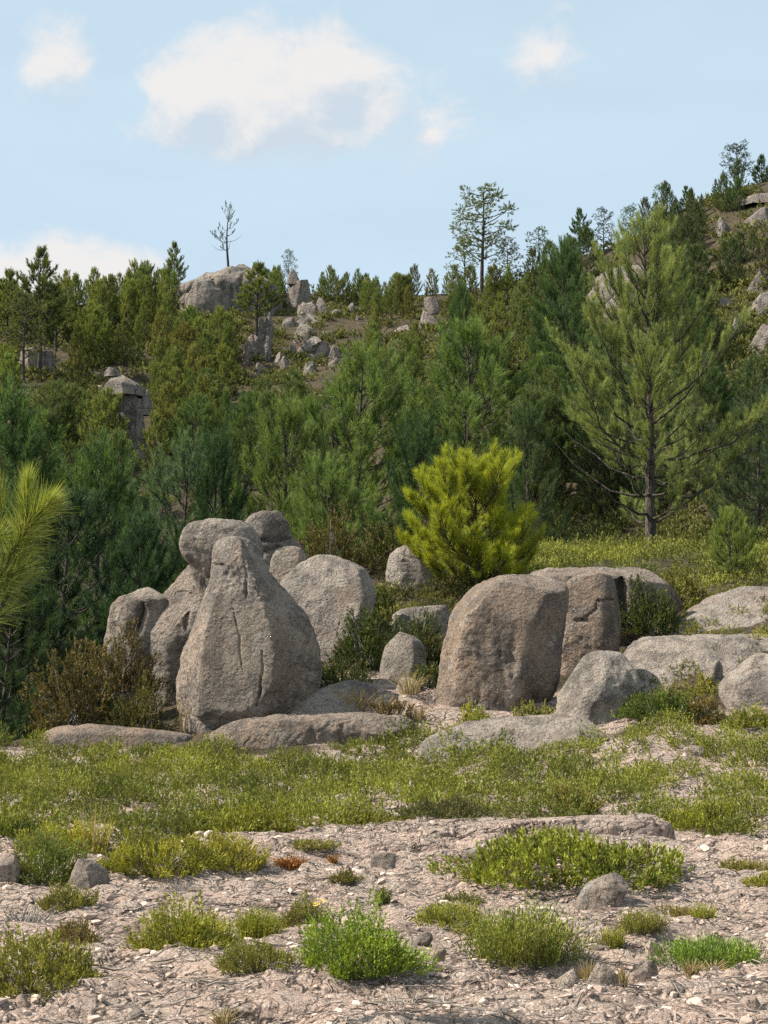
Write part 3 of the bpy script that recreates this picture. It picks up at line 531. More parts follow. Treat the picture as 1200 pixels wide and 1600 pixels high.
def pine(seed, Ht, R, lo=.06, prof='cone', whorls=12, sp=.3, sl=.5, nn=40, nl=.18, nw=.010, trunk_r=None, lean=(0, 0), keep=1.0, dead=0., spread=1.0, rise=1.0, sub=1.0, curve=.05, open_=0., wob=(.62, 1.18), ang=(.22, .85), upw=1.0):
    rs = np.random.RandomState(seed); T = Geo(); C = Geo(); tr = trunk_r or Ht * .013 + .02
    zz = np.linspace(0, 1, 14); ph = rs.uniform(0, 6.28, 2)
    cxy = np.stack([lean[0] * Ht * zz ** 1.3 + curve * Ht * .4 * np.sin(zz * 4 + ph[0]) * zz, lean[1] * Ht * zz ** 1.3 + curve * Ht * .4 * np.sin(zz * 3.5 + ph[1]) * zz], 1)
    tp = np.column_stack([cxy, zz * Ht]); T.tube(np.vstack([tp[0] - (0, 0, .4), tp]), np.concatenate([[tr * 1.35], tr * (1.2 - 1.1 * zz)]), 8)
    at = lambda z: np.array([np.interp(z / Ht, zz, tp[:, 0]), np.interp(z / Ht, zz, tp[:, 1]), z])
    SB, SA, SL = [], [], []
    SB.append(at(Ht * .985) - (0, 0, sl * .3)); SA.append((rs.normal() * .05, rs.normal() * .05, 1)); SL.append(sl * 1.35)
    zs = Ht * (lo + (1 - lo) * (np.arange(whorls) / whorls) ** .92)
    for wi, z in enumerate(zs):
        t = (z / Ht - lo) / (1 - lo)
        if prof == 'cone': pr = (1 - t) ** .85 * (.65 + .35 * min(1, t / .15)) + .06
        elif prof == 'round': pr = sqrt(max(0, 1 - (1.55 * t - .60) ** 2)) * .98 + .05
        elif prof == 'wide': pr = (1 - t ** 2.2) * (.8 + .2 * min(1, t / .2)) + .05
        else: pr = .35 + .65 * (1 - t)
        nb = rs.randint(4, 7) if prof != 'round' else rs.randint(3, 6)
        a0 = rs.uniform(0, 6.28)
        for k in range(nb):
            if rs.rand() > keep: continue
            az = a0 + k * 2 * pi / nb + rs.uniform(-.35, .35); Lb = R * pr * rs.uniform(*wob)
            if Lb < .12: Lb = .12
            el = rise * (radians(8) + radians(50) * t ** 1.2) + rs.uniform(-.15, .15); zb = z + rs.uniform(-.3, .3) * Ht / whorls * .8
            o = at(max(zb, .03)); m = 6; u = np.linspace(0, 1, m)
            hd = np.array((cos(az), sin(az), 0.)); upc = .30 * Lb * spread
            bp = o + hd * (Lb * cos(el) * u)[:, None] + np.array((0, 0, 1.)) * (Lb * sin(el) * u + upc * u ** 2.2 - .10 * Lb * np.sin(u * pi) * (1 - t))[:, None]
            bp[1:] += rs.normal(size=(m - 1, 3)) * .018 * Lb
            T.tube(bp, np.linspace(max(tr * .34 * (1 - t * .6), .008), .005, m) * (1 if Lb > .4 else .6), 5)
            if rs.rand() < dead * (1 - t): continue
            ns = max(1, int(sub * Lb / sp)); s0 = .35 + .3 * open_
            for q in range(ns):
                s = s0 + (1 - s0) * (q + rs.uniform(0, 1)) / ns; p = np.array([np.interp(s, u, bp[:, c]) for c in range(3)])
                tan_ = unit(np.array([np.interp(min(s + .1, 1), u, bp[:, c]) for c in range(3)]) - np.array([np.interp(s - .1, u, bp[:, c]) for c in range(3)]))
                sd = rs.choice((-1, 1)) * rs.uniform(.5, 1.15); ca, sa = cos(sd), sin(sd)
                dr = np.array((tan_[0] * ca - tan_[1] * sa, tan_[0] * sa + tan_[1] * ca, tan_[2] + rs.uniform(-.05, .35))); dr = unit(dr)
                l2 = (1.1 - s) * Lb * .5 * rs.uniform(.4, 1.1) + .04
                e = p + dr * l2
                if l2 > .12: T.tube(np.array([p, (p + e) / 2 + (0, 0, -.03 * l2), e]), (.009, .007, .004), 4)
                for w in range(1 + int(l2 > sl * .8)):
                    SB.append(e - dr * (l2 * .45 * w)); SA.append(unit(dr * (.75 if w == 0 else .5) + np.array((0, 0, rs.uniform(.35, .9) * rise * upw)) + rs.normal(size=3) * .16)); SL.append(sl * rs.uniform(.6, 1.1))
            SB.append(bp[-1]); SA.append(unit(unit(bp[-1] - bp[-2]) * .7 + np.array((0, 0, .65 * rise)))); SL.append(sl * rs.uniform(.8, 1.25))
    SB = np.array(SB); SA = np.array(SA); SL = np.array(SL)
    needles(C, rs, SB - SA * 0.25 * SL[:, None], SA, SL * 1.1, nn, nl, nw, ang)
    topz = max(a[:, 2].max() for a in C.v); return T.mesh('trunk', M_BARK), C.mesh('crown', M_NEEDLE, False), topz * .985, R
def shrub(seed, n=420, L=.12, leaves=14, ll=.02, lw=.008, up=.6, lump=.28, stems=36, tip=.25, ang=(.5, 1.1), fill=.7, stemr=.003, dry=.0):
    """cushion of leafy shoots inside a unit dome (radius 1 across, height 1), later scaled"""
    rs = np.random.RandomState(seed); g = Geo(); T = Geo()
    u = rs.uniform(0, 2 * pi, n); cz = rs.uniform(-.05, 1, n) ** .9 if False else rs.uniform(0, 1, n); sr = np.sqrt(1 - cz ** 2)
    dv = np.stack([sr * np.cos(u), sr * np.sin(u), cz], 1)
    rad = (fill + (1 - fill) * rs.uniform(0, 1, n) ** .5) * (1 + lump * 2.2 * fbm(dv * 1.9 + (seed % 997) * 3.1, 3))
    return rs, dv, rad
def shrub_mesh(seed, wx, wy, h, n=420, L=.12, leaves=14, ll=.02, lw=.008, up=.6, lump=.28, stems=30, ang=(.5, 1.1), fill=.6, stemr=.0028, dry=.06, tone=None):
    rs, dv, rad = shrub(seed, n, lump=lump, fill=fill); g = Geo(); T = Geo()
    p = dv * rad[:, None] * np.array((wx / 2, wy / 2, h)); ax = unit(unit(dv / np.array((wx / 2, wy / 2, h))) * 1.0 + np.array((0, 0, up)) + rs.normal(size=(n, 3)) * .28)
    tn = np.clip(.5 + .9 * fbm(dv * 2.3 + 5 + seed, 2) + rs.uniform(-.22, .22, n), .06, 1)
    tn[rs.rand(n) < dry] = 0.
    Ln = L * rs.uniform(.6, 1.25, n); base = p - ax * Ln[:, None]; base[:, 2] = np.maximum(base[:, 2], .005)
    S = n; nl_ = leaves; t = rs.uniform(.12, 1, (S, nl_)); th = rs.uniform(0, 2 * pi, (S, nl_)); al = rs.uniform(ang[0], ang[1], (S, nl_)) * (1.15 - .6 * t)
    ref = np.where(np.abs(ax[:, 2:3]) > .9, np.array([[1., 0, 0]]), np.array([[0, 0, 1.]])); a = unit(np.cross(ax, ref)); b = np.cross(ax, a)
    pr = a[:, None] * np.cos(th)[..., None] + b[:, None] * np.sin(th)[..., None]; nd = ax[:, None] * np.cos(al)[..., None] + pr * np.sin(al)[..., None]
    p0 = base[:, None] + ax[:, None] * (t * Ln[:, None])[..., None]; side = unit(np.cross(nd, rs.normal(size=nd.shape))) * lw / 2; ln = ll * rs.uniform(.6, 1.2, (S, nl_))
    v = np.stack([p0 - side, p0 + side, p0 + nd * ln[..., None]], 2).reshape(-1, 3)
    tt = np.where(tn[:, None] <= 0, 0, np.clip(tn[:, None] + (t - .5) * .35, .05, 1)); g.add(v, np.arange(len(v)).reshape(-1, 3), np.repeat(tt.ravel(), 3))
    idx = rs.choice(n, min(stems, n), False)
    for i in idx:
        q = base[i] + ax[i] * Ln[i] * .5; r0 = np.array((rs.normal() * wx * .08, rs.normal() * wy * .08, -.02)); mid = (r0 + q) / 2 + np.array((0, 0, -.08 * h)) + rs.normal(size=3) * .04 * h
        T.tube(np.array([r0, mid, q]), (stemr * 1.8, stemr * 1.3, stemr * .6), 4)
    return T.mesh('stem', M_TWIG), g.mesh('foliage', M_LEAF, False)
def plant(name, label, cat, meshes, names, loc, scale=(1, 1, 1), rot=0., col=(.06, .09, .03), group=None):
    e = bpy.data.objects.new(name, None); COL.objects.link(e); e.empty_display_size = .2
    e.location = loc; e.scale = scale; e.rotation_euler = (0, 0, rot); tag(e, label, cat, group)
    for nm, me in zip(names, meshes):
        o = link(nm, me, e); o.color = (*col, 1)
    return e
TREE = ('trunk', 'crown')

# ------------------------------------------------------------------ colours of foliage (base colours)
M_BARK.name = 'pine_bark'
OLIVE = (.150, .175, .052); HILL = (.165, .190, .055); DARK = (.075, .130, .045); MID = (.135, .190, .058); BLUE = (.105, .155, .088); LIME = (.31, .35, .034); LIGHT = (.19, .24, .065)
rsT = np.random.RandomState(11)
def jit(c, a=.16, rs=rsT): k = 1 + rs.uniform(-a, a); return tuple(np.clip(np.array(c) * k * (1 + rs.uniform(-a * .5, a * .5, 3)), 0.005, 1))

# --- notable trees: placed by the pixel of the trunk, the distance, and the pixel row of the top
def tree(label, px, top, d, meshes, col, rot=0., wide=1.0, foot=None, name='pine_tree', group=None, dz=0.):
    q = P(px, top, d); z0 = Hs(q[0], d) if foot is None else P(px, foot, d)[2]
    h = q[2] - z0; s = h / meshes[2]
    return plant(name, label, 'pine tree', meshes[:2], TREE, (q[0], d, z0 + dz), (s * wide, s * wide, s), rot, jit(col, .05), group)
BIG = pine(21, 8.4, 3.35, .10, 'cone', 18, .20, .36, 84, .16, .0088, .13, keep=.95, dead=.2, rise=.95, sub=1.75, curve=.025, wob=(.42, 1.25), ang=(.3, 1.1), upw=.8)
tree('tall open olive green pine with dark trunk standing behind the sloping slabs', 1008, 322, 35.0, BIG, (.235, .27, .095))
LIMEP = pine(27, 2.1, 1.30, .03, 'wide', 14, .085, .21, 66, .145, .0062, .05, rise=.8, sub=1.9, curve=.04, wob=(.5, 1.2), ang=(.3, 1.25), upw=.9)
tree('lime green young pine glowing in the sun above the striated boulder', 745, 690, 25.6, LIMEP, LIME, .6)
SMALLP = pine(23, 2.2, .85, .04, 'wide', 11, .09, .24, 64, .13, .0060, .04, sub=1.4)
tree('small pale green pine at the edge of the slabs', 1140, 785, 26.5, SMALLP, LIGHT)
MIDP = [pine(30 + i, 7.0, (2.3, 2.0, 2.5, 1.8, 2.2)[i], .04, ('wide', 'cone', 'wide', 'cone', 'wide')[i], 13, .26, (.46, .60, .48, .62, .52)[i], (84, 110, 84, 110, 90)[i], .20, .0135, .10, rise=(.75, .9, .7, .95, .8)[i], sub=1.6, dead=.06, spread=1.2, ang=(.30, 1.15), upw=(.7, .95, .6, 1.0, .75)[i]) for i in range(5)]
MIDL = [('broad dark pine with upright brush tips in the centre of the forest', 565, 535, 62, 0, MID, 1.05), ('dark pine with bare spreading lower limbs just behind the lime green pine', 725, 490, 66, 2, MID, 1.15), ('tall very dark pine rising above the forest beside the smooth dome', 880, 366, 88, 1, DARK, 1.0),
        ('dark spire-topped pine above the stacked pillar side of the forest', 716, 432, 84, 3, DARK, .8), ('blue-green bushy pine below the rock tower', 285, 672, 56, 4, BLUE, .95), ('dark upright pine with candle tips beyond the small knobbly boulder', 160, 668, 48, 1, DARK, 1.1), ('dark pine with tall candle tips at the picture edge above the near branch', 32, 590, 56, 3, DARK, 1.25),
        ('dark pine close behind the bell-shaped boulder group', 345, 660, 50, 3, (.036, .070, .028), 1.0), ('mid green pine left of the broad central pine', 440, 610, 58, 2, MID, .9), ('fresh green narrow pine between the lime pine and the tall olive pine', 820, 615, 47, 1, (.07, .105, .045), .8), ('dark pine tight against the tall olive pine', 930, 520, 70, 0, DARK, 1.0),
        ('blue-green pine at the picture edge beyond the tall olive pine', 1180, 600, 46, 4, (.06, .095, .05), 1.0), ('dark pine behind the tall olive pine shoulder', 1090, 540, 66, 2, DARK, 1.1), ('dark shaded pine filling the hollow beyond the brown heath', 95, 760, 36, 0, (.026, .052, .024), 1.2), ('low dark pine under the near pine branch', 10, 880, 32, 4, (.035, .066, .028), 1.1), ('young dark pine directly behind the knobbly boulder', 225, 790, 33, 3, (.032, .066, .030), 1.3), ('short green pine above the brown shrub and pale boulder', 520, 700, 46, 4, MID, 1.0), ('green pine peeking over the lime pine shoulder', 650, 640, 52, 1, (.045, .085, .034), 1.0)]
for lab, px, top, d, k, c, w in MIDL: tree(lab, px, top, d, MIDP[k], c, rsT.uniform(0, 6), w)
def umbrella(seed, Ht, R, lo, clumps, tufts, cr=.5):
    # tall pine: bare trunk, limbs that end in rounded clumps of needles
    rs = np.random.RandomState(seed); T = Geo(); C = Geo(); zz = np.linspace(0, 1, 10); ph = rs.uniform(0, 6)
    tp = np.column_stack([.02 * Ht * np.sin(zz * 4 + ph) * zz, .02 * Ht * np.sin(zz * 3 + ph) * zz, zz * Ht * .95]); T.tube(tp, Ht * .016 * (1.15 - zz), 7)
    SB, SA = [], []
    for k in range(clumps):
        a = k * 2.4 + rs.uniform(-.4, .4); t = (k + .5) / clumps; zc = Ht * (lo + (1 - lo) * t); u = (zc / Ht - lo) / (1 - lo); rr = R * sqrt(max(0, 1 - (1.5 * u - .55) ** 2)) * rs.uniform(.45, .95)
        c = np.array((cos(a) * rr, sin(a) * rr, zc - cr * .4)); zs = zc - .45 * rr - .2; o = np.array([np.interp(zs, tp[:, 2], tp[:, 0]), np.interp(zs, tp[:, 2], tp[:, 1]), zs])
        T.tube(np.array([o, (o + c) / 2 + (0, 0, -.06 * rr), c]), (.05, .035, .015), 5)
        dv = unit(rs.normal(size=(tufts, 3))) * np.array((1, 1, .75)); r_ = rs.uniform(.25, 1, (tufts, 1)) * cr * rs.uniform(.7, 1.2)
        SB.append(c + dv * r_); SA.append(unit(dv + np.array((0, 0, .35))))
    needles(C, rs, np.concatenate(SB), np.concatenate(SA), .2, 20, .17, .034, (.3, 1.3))
    topz = max(a[:, 2].max() for a in C.v); return T.mesh('trunk', M_BARK), C.mesh('crown', M_NEEDLE, False), topz * .99, R
UMB = [umbrella(54, 9.0, 2.35, .42, 34, 26, .55), umbrella(55, 7.0, 1.8, .28, 22, 22, .5), pine(52, 6.0, 1.6, .22, 'cone', 12, .24, .36, 40, .19, .030, .09, keep=.92, dead=.08, sub=1.8, ang=(.35, 1.25), upw=.7)]
LONE = pine(53, 7.0, 1.7, .30, 'x', 7, .36, .34, 26, .18, .030, .11, keep=.6, dead=.45, lean=(-.10, 0), curve=.12, rise=1.2)
for lab, px, top, foot, d, me, c, w in (('lone thin pine with sparse crown standing on the bald granite dome', 358, 312, 419, 150, LONE, (.07, .09, .035), 1.15),
        ('bushy young pine on the ridge beside the bald dome', 272, 376, 460, 146, UMB[2], OLIVE, 1.0), ('tall round-crowned pine standing clear on the skyline', 752, 287, 465, 138, UMB[0], (.125, .145, .05), 1.12), ('leaning ragged pine beside the tall round-crowned pine', 725, 366, 462, 136, UMB[1], OLIVE, 1.1), ('pale low-crowned pine beside the tall round-crowned pine', 792, 374, 458, 137, UMB[1], (.13, .15, .055), 1.2),
        ('tall ragged pine with bare trunk at the left end of the ridge', 66, 382, 560, 118, UMB[2], (.085, .110, .036), 1.1), ('slender bare-trunked pine beside the tall ragged one at the ridge end', 90, 425, 545, 122, UMB[1], OLIVE, 1.0), ('olive round pine at the picture edge on the ridge', 14, 418, 540, 120, UMB[2], OLIVE, 1.2), ('drooping pine with pale foliage beneath the ridge-end pines', 40, 450, 590, 112, UMB[1], (.11, .12, .04), 1.0),
        ('bushy pine hiding one end of the bald granite dome', 402, 408, 512, 124, UMB[2], OLIVE, 1.5), ('bent pine on the dark jointed crag', 452, 388, 440, 149, UMB[1], (.07, .09, .04), .9), ('first dark pine on the rising skyline beyond the tall clear one', 842, 352, 425, 136, UMB[1], DARK, 1.1), ('tall dark pine on the skyline before the slender one', 905, 324, 410, 135, UMB[2], DARK, 1.1), ('slender see-through pine on the skyline', 943, 322, 400, 135, UMB[1], (.04, .06, .03), .9), ('compact dark pine on the skyline above the smooth dome', 985, 319, 385, 135, UMB[0], DARK, 1.0),
        ('ragged pine on the skyline above the tall olive pine top', 1036, 284, 365, 133, UMB[1], DARK, 1.0), ('broad dark pine on the skyline near the hilltop scrub', 1072, 289, 350, 133, UMB[2], DARK, 1.0), ('small pine just below the two hilltop pines', 1118, 279, 325, 131, UMB[2], DARK, .8), ('large wind-shaped pine crowning the steep hill', 1152, 221, 305, 131, UMB[0], (.035, .055, .028), 1.15), ('dark pine at the picture edge on the hilltop', 1190, 240, 305, 130, UMB[2], DARK, 1.2)):
    tree(lab, px, top, d, me, c, rsT.uniform(0, 6), w, foot=foot + 4)

# --- the young regrowth on the hillside
HILLP = [pine(60 + i, 4.2, (1.25, 1.1, 1.4, 1.0)[i], .02, ('cone', 'wide', 'wide', 'cone')[i], 11, .26, .44, 50, .19, .028, .05, rise=1.0, sub=1.4, spread=1.2, ang=(.3, 1.15), upw=.8) for i in range(4)]
for lab, px, top, d, k, c, w in (('olive young pine covering the shaded side of the rock tower', 166, 603, 96, 2, HILL, 1.2), ('green young pine hugging the sunless foot of the rock tower', 246, 640, 94, 0, HILL, 1.1), ('short green pine under the rock tower', 182, 668, 88, 1, (.12, .15, .05), 1.3), ('small olive pine in front of the stacked rock pillar', 648, 500, 112, 1, HILL, 1.0)): tree(lab, px, top, d, HILLP[k], c, px * .1, w)
DEADP = pine(70, 5.5, 1.4, .06, 'cone', 13, .2, .34, 9, .13, .013, .05, keep=.95, dead=.45, sub=1.2)
M_GREYB = bark_mat('dead_branch', (.16, .15, .14), (.25, .24, .23))
DEADP[0].materials[0] = M_GREYB
CLEAR = [(286, 418, 372, 466), (376, 490, 430, 580), (447, 440, 492, 545), (440, 480, 560, 572), (652, 464, 696, 508), (610, 506, 646, 522), (150, 576, 228, 606), (200, 690, 240, 716), (36, 545, 92, 578), (936, 418, 1000, 515), (1116, 338, 1142, 366), (1170, 300, 1200, 318), (1172, 330, 1200, 352), (1172, 430, 1200, 490), (1176, 512, 1200, 545), (1124, 464, 1150, 482), (1144, 500, 1162, 524)]
placed = []
SCATTERED = []
def scatter_pines(n, pxr, pyr, hr, mesh, col, seed, wide=(.8, 1.2), mind=9):
    rs = np.random.RandomState(seed); c = 0
    for _ in range(n * 30):
        if c >= n: break
        px = rs.uniform(*pxr); py = rs.uniform(*pyr); d = hit(px, py, 40, 200)
        if d is None: continue
        h = rs.uniform(*hr); q = P(px, py, d); top = project(P(px, py, d) + np.array((0, 0, h)))[1]; hw = h * .2 * F / d
        if any(px + hw > a and px - hw < c2 and top < b2 - 3 and py > b for a, b, c2, b2 in CLEAR): continue
        if any(abs(px - a) < mind and abs(py - b) < mind * .8 for a, b in placed): continue
        placed.append((px, py)); c += 1
        k = rs.randint(len(mesh)); s = h / mesh[k][2]; w = s * rs.uniform(*wide)
        SCATTERED.append((px, (top + py) / 2, h, plant('pine_tree', None, 'pine tree', mesh[k][:2], TREE, (q[0], d, Hs(q[0], d) - .05), (w, w, s), rs.uniform(0, 6.28), jit(col, .22, rs))))
scatter_pines(26, (430, 720), (458, 478), (2.2, 3.8), HILLP, HILL, 1, mind=6)
scatter_pines(16, (90, 290), (458, 480), (2.4, 4.2), HILLP, HILL, 2)
scatter_pines(72, (-10, 450), (480, 660), (3.6, 5.6), HILLP, HILL, 3, mind=8)
scatter_pines(14, (395, 452), (440, 600), (2.4, 4.0), HILLP, HILL, 12, mind=7)
scatter_pines(44, (500, 830), (466, 620), (2.4, 4.4), HILLP, (.165, .190, .058), 4, mind=8)
scatter_pines(26, (800, 1120), (400, 560), (3.4, 5.6), HILLP, (.085, .115, .045), 5, mind=9)
scatter_pines(48, (1010, 1215), (300, 560), (2.4, 4.4), HILLP, (.085, .11, .045), 6, mind=6)
scatter_pines(18, (-20, 480), (640, 830), (4.2, 6.5), MIDP, (.105, .152, .052), 7, mind=20)
scatter_pines(10, (380, 900), (600, 800), (4.0, 6.5), MIDP, (.115, .160, .053), 8, mind=26)
scatter_pines(20, (830, 1230), (590, 850), (4.0, 6.5), MIDP, (.10, .142, .055), 9, mind=26)
scatter_pines(5, (-40, 420), (840, 1010), (3.4, 5.0), MIDP, (.078, .125, .046), 10, mind=30)
LAND = [(345, 445, 'the bald granite dome', 1), (466, 455, 'the dark jointed crag', 1), (410, 530, 'the upright rock cluster', 1), (510, 550, 'the slope boulder heap', 1), (670, 490, 'the stacked rock pillar', 1), (628, 520, 'the pale flat block', 1), (200, 640, 'the rock tower', 1), (60, 560, 'the dark rock ledge', 1), (980, 450, 'the large smooth dome', 1), (1186, 470, 'the broken pink crag', 1), (1130, 350, 'the white pointed rock', 1), (752, 400, 'the tall round-crowned pine', 1), (300, 600, 'the dead grey pines', 0), (565, 660, 'the broad central pine', 0), (725, 620, 'the bare-limbed dark pine', 0), (880, 480, 'the tall very dark pine', 0), (1008, 600, 'the tall olive pine', 0), (745, 780, 'the lime green pine', 0), (320, 840, 'the mushroom-shaped boulder', 0), (60, 820, 'the near pine branch', 0)]
def label_scattered():
    cells = {}
    for px, py, h, o in SCATTERED:
        k = min(range(len(LAND)), key=lambda i: (LAND[i][0] - px) ** 2 + 1.3 * (LAND[i][1] - py) ** 2); dx, dy = px - LAND[k][0], py - LAND[k][1]
        rel = ('right of' if dx > 0 else 'left of') if abs(dx) > abs(dy) else ('below' if dy > 0 else 'above')
        cells.setdefault((k, rel), []).append((px, h, o))
    od = ('leftmost', 'second from left', 'third from left', 'fourth from left', 'fifth from left', 'sixth from left', 'seventh from left', 'eighth from left', 'ninth from left', 'tenth from left', 'eleventh from left', 'twelfth from left', 'thirteenth from left', 'fourteenth from left', 'fifteenth from left', 'sixteenth from left', 'seventeenth from left', 'eighteenth from left')
    for (k, rel), m in cells.items():
        m.sort(key=lambda a: a[0]); what = 'young pine' if LAND[k][3] else 'dark forest pine'
        for i, (px, h, o) in enumerate(m):
            n = len(m); w = '' if n == 1 else od[i] + ' ' if i < 16 and i < n / 2 + 1 else 'rightmost ' if i == n - 1 else (od[n - 1 - i].replace('left', 'right') if n - 1 - i < 18 else 'middle') + ' '
            tag(o, '%s%s %s %s' % (w.replace('from left ', 'from left, ').replace('from right ', 'from right, '), what, rel, LAND[k][2]) if n > 1 else 'single %s %s %s' % (what, rel, LAND[k][2]), None, '%ss %s %s' % (what, rel, LAND[k][2]))
scatter_pines(12, (225, 345), (600, 720), (3.4, 5.0), HILLP, HILL, 21, mind=14)
scatter_pines(8, (90, 200), (640, 730), (3.4, 5.0), HILLP, (.12, .15, .05), 22, mind=14)
scatter_pines(16, (540, 720), (455, 530), (2.2, 3.6), HILLP, HILL, 23, mind=7)
label_scattered()
for i, (px, top, d) in enumerate(((305, 545, 92), (270, 560, 94), (340, 560, 90), (238, 590, 88), (322, 600, 84), (285, 610, 82))):
    tree(('tallest bare grey pine in the thicket beside the rock tower', 'bare grey pine beside the tallest one, nearer the rock tower', 'bare grey pine at the boulder side of the thicket', 'bare grey pine touching the rock tower', 'low bare grey pine at the boulder-side front of the thicket', 'low bare grey pine in the front middle of the thicket')[i], px, top, d, DEADP, (.07, .085, .05), i * 1.3, 1.1, group='dead grey pines beside the rock tower')

# --- near pine branch reaching into the picture from the left
def near_pine():
    rs = np.random.RandomState(5); T = Geo(); C = Geo(); K = Geo(); d = 6.0
    e = bpy.data.objects.new('pine_sapling', None); COL.objects.link(e); b0 = P(-150, 1500, d); b0[2] = Hs(b0[0], d); e.location = b0
    tag(e, 'near pine sapling with long sunlit needles reaching in from the picture edge', 'pine tree')
    L_ = lambda px, py, dd=0: P(px, py, d + dd) - b0
    T.tube(np.array([(0, 0, -.2), (0.02, 0, .5), L_(-140, 1080), L_(-120, 880), L_(-90, 640)]), (.03, .027, .02, .016, .008), 8)
    arms = [[L_(-125, 960), L_(-60, 935), L_(0, 895), L_(30, 845), L_(38, 815)], [L_(-120, 900), L_(-70, 860), L_(-15, 835), L_(5, 800)], [L_(-130, 1010), L_(-70, 1000), L_(-20, 975), L_(15, 930)], [L_(-108, 760), L_(-104, 700, .2), L_(-92, 650, .2)]]
    for a in arms: B = Geo(); B.tube(np.array(a), np.linspace(.011, .006, len(a)), 6); link('branch', B.mesh('branch', M_BARK), e)
    # this year's shoots: dense, upright and bright
    top, lean2 = L_(37, 822), L_(44, 822); S = 67 / F * d / .18
    needles(C, rs, [top], [L_(42, 760) - top], .17, 460, .125, .0038, (.15, .75), [.85])
    needles(C, rs, [lean2], [L_(92, 768, -.05) - lean2], .13, 360, .13, .0038, (.15, .85), [.85])
    needles(C, rs, [L_(5, 800)], [L_(-5, 755) - L_(5, 800)], .1, 170, .12, .0034, (.2, .7), [.8])
    # last year's needles along the branch, spreading and darker
    needles(C, rs, [L_(0, 895), L_(12, 870), L_(26, 845)], [L_(40, 840) - L_(0, 895)] * 3, .17, 210, .175, .0034, (.75, 1.5), [.42, .45, .6])
    needles(C, rs, [L_(-30, 915), L_(-12, 935), L_(-60, 860)], [L_(30, 890) - L_(-30, 915), L_(20, 900) - L_(-12, 935), (.3, 0, .1)], .18, 200, .17, .0034, (.7, 1.4), [.35, .3, .5])
    needles(C, rs, [L_(-40, 985), L_(-10, 960)], [(.5, 0, .3), (.4, 0, .6)], .16, 80, .16, .0034, (.5, 1.3), [.2, .25])
    needles(C, rs, [L_(-100, 720, .2), L_(-90, 670, .2)], [(.0, 0, 1), (.1, 0, 1)], .2, 80, .14, .0034, (.3, .9), [.7, .8])
    for dx in (-5, 0, 6, 2): p0 = L_(36 + dx, 838 - abs(dx)); K.tube(np.array([p0, p0 + (dx * .0008, 0, .05), p0 + (dx * .001, 0, .085)]), (.008, .010, .003), 6)
    link('trunk', T.mesh('trunk', M_BARK), e); c = link('crown', C.mesh('crown', M_NEEDLE, False), e); c.color = (.215, .250, .06, 1)
    bm = NB('bud_scale'); bm.out((.32, .16, .08), .7); link('bud', K.mesh('bud', bm.m), e)
near_pine()

# ------------------------------------------------------------------ shrubs
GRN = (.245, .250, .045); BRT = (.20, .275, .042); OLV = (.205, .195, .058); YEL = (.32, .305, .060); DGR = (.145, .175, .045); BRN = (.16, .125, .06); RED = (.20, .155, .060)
def shrub_at(label, px, foot, w, h, col, seed, style='heath', d=None, dens=1.0, name='shrub', cat='shrub', depth=.85, group=None):
    d = d or hit(px, foot, 4.5, 60); q = P(px, foot, d); mpp = d / F; wx, hh = w * mpp * (1.14 if d < 13 else 1.0), h * mpp * (.80 if d < 13 else 1.0); wy = min(wx * depth, 2.2)
    d2 = d + wy * .42; x2 = q[0] * d2 / d; area = (wx * hh * 1.6 + wx * wy * .8)
    px1 = 1200 / 768 * d / F                        # metres per rendered pixel
    k_ = 2.15 if d < 13 else 2.7; ll = px1 * k_; lw = px1 * k_ * .47; L = max(.07, min(.16, hh * .55))
    if style == 'spiky': kw = dict(up=1.6, ang=(.3, .8), lump=.35, L=L * 1.5, fill=.55)
    elif style == 'bush': kw = dict(up=1.1, ang=(.4, 1.1), lump=.42, L=max(L, .14), fill=.5, stems=50, stemr=.006)
    elif style == 'dead': kw = dict(up=.5, lump=.3, L=L, stems=220, stemr=.0026, fill=.3)
    else: kw = dict(up=.75, ang=(.45, 1.05), lump=.34, L=L * .75, fill=.72)
    n = dens * area / (ll * ll) * .80; cap_ = 1250 if d < 13 else 900
    if n > cap_: ll *= sqrt(n / cap_); lw *= sqrt(n / cap_); n = cap_
    n = int(max(n, 70)); n = n if style != 'dead' else 230
    meshes = shrub_mesh(seed, wx, wy, hh, n, leaves=11 if style != 'dead' else 1, ll=ll, lw=lw, **kw)
    loc = (x2, d2, Hs(x2, d2) - .03); 
    if hh > .8: loc = (x2, d2, q[2] - .05)
    return plant(name, label, cat, meshes, ('stem', 'foliage'), loc, (1, 1, 1), 0., jit(col, .06), group)
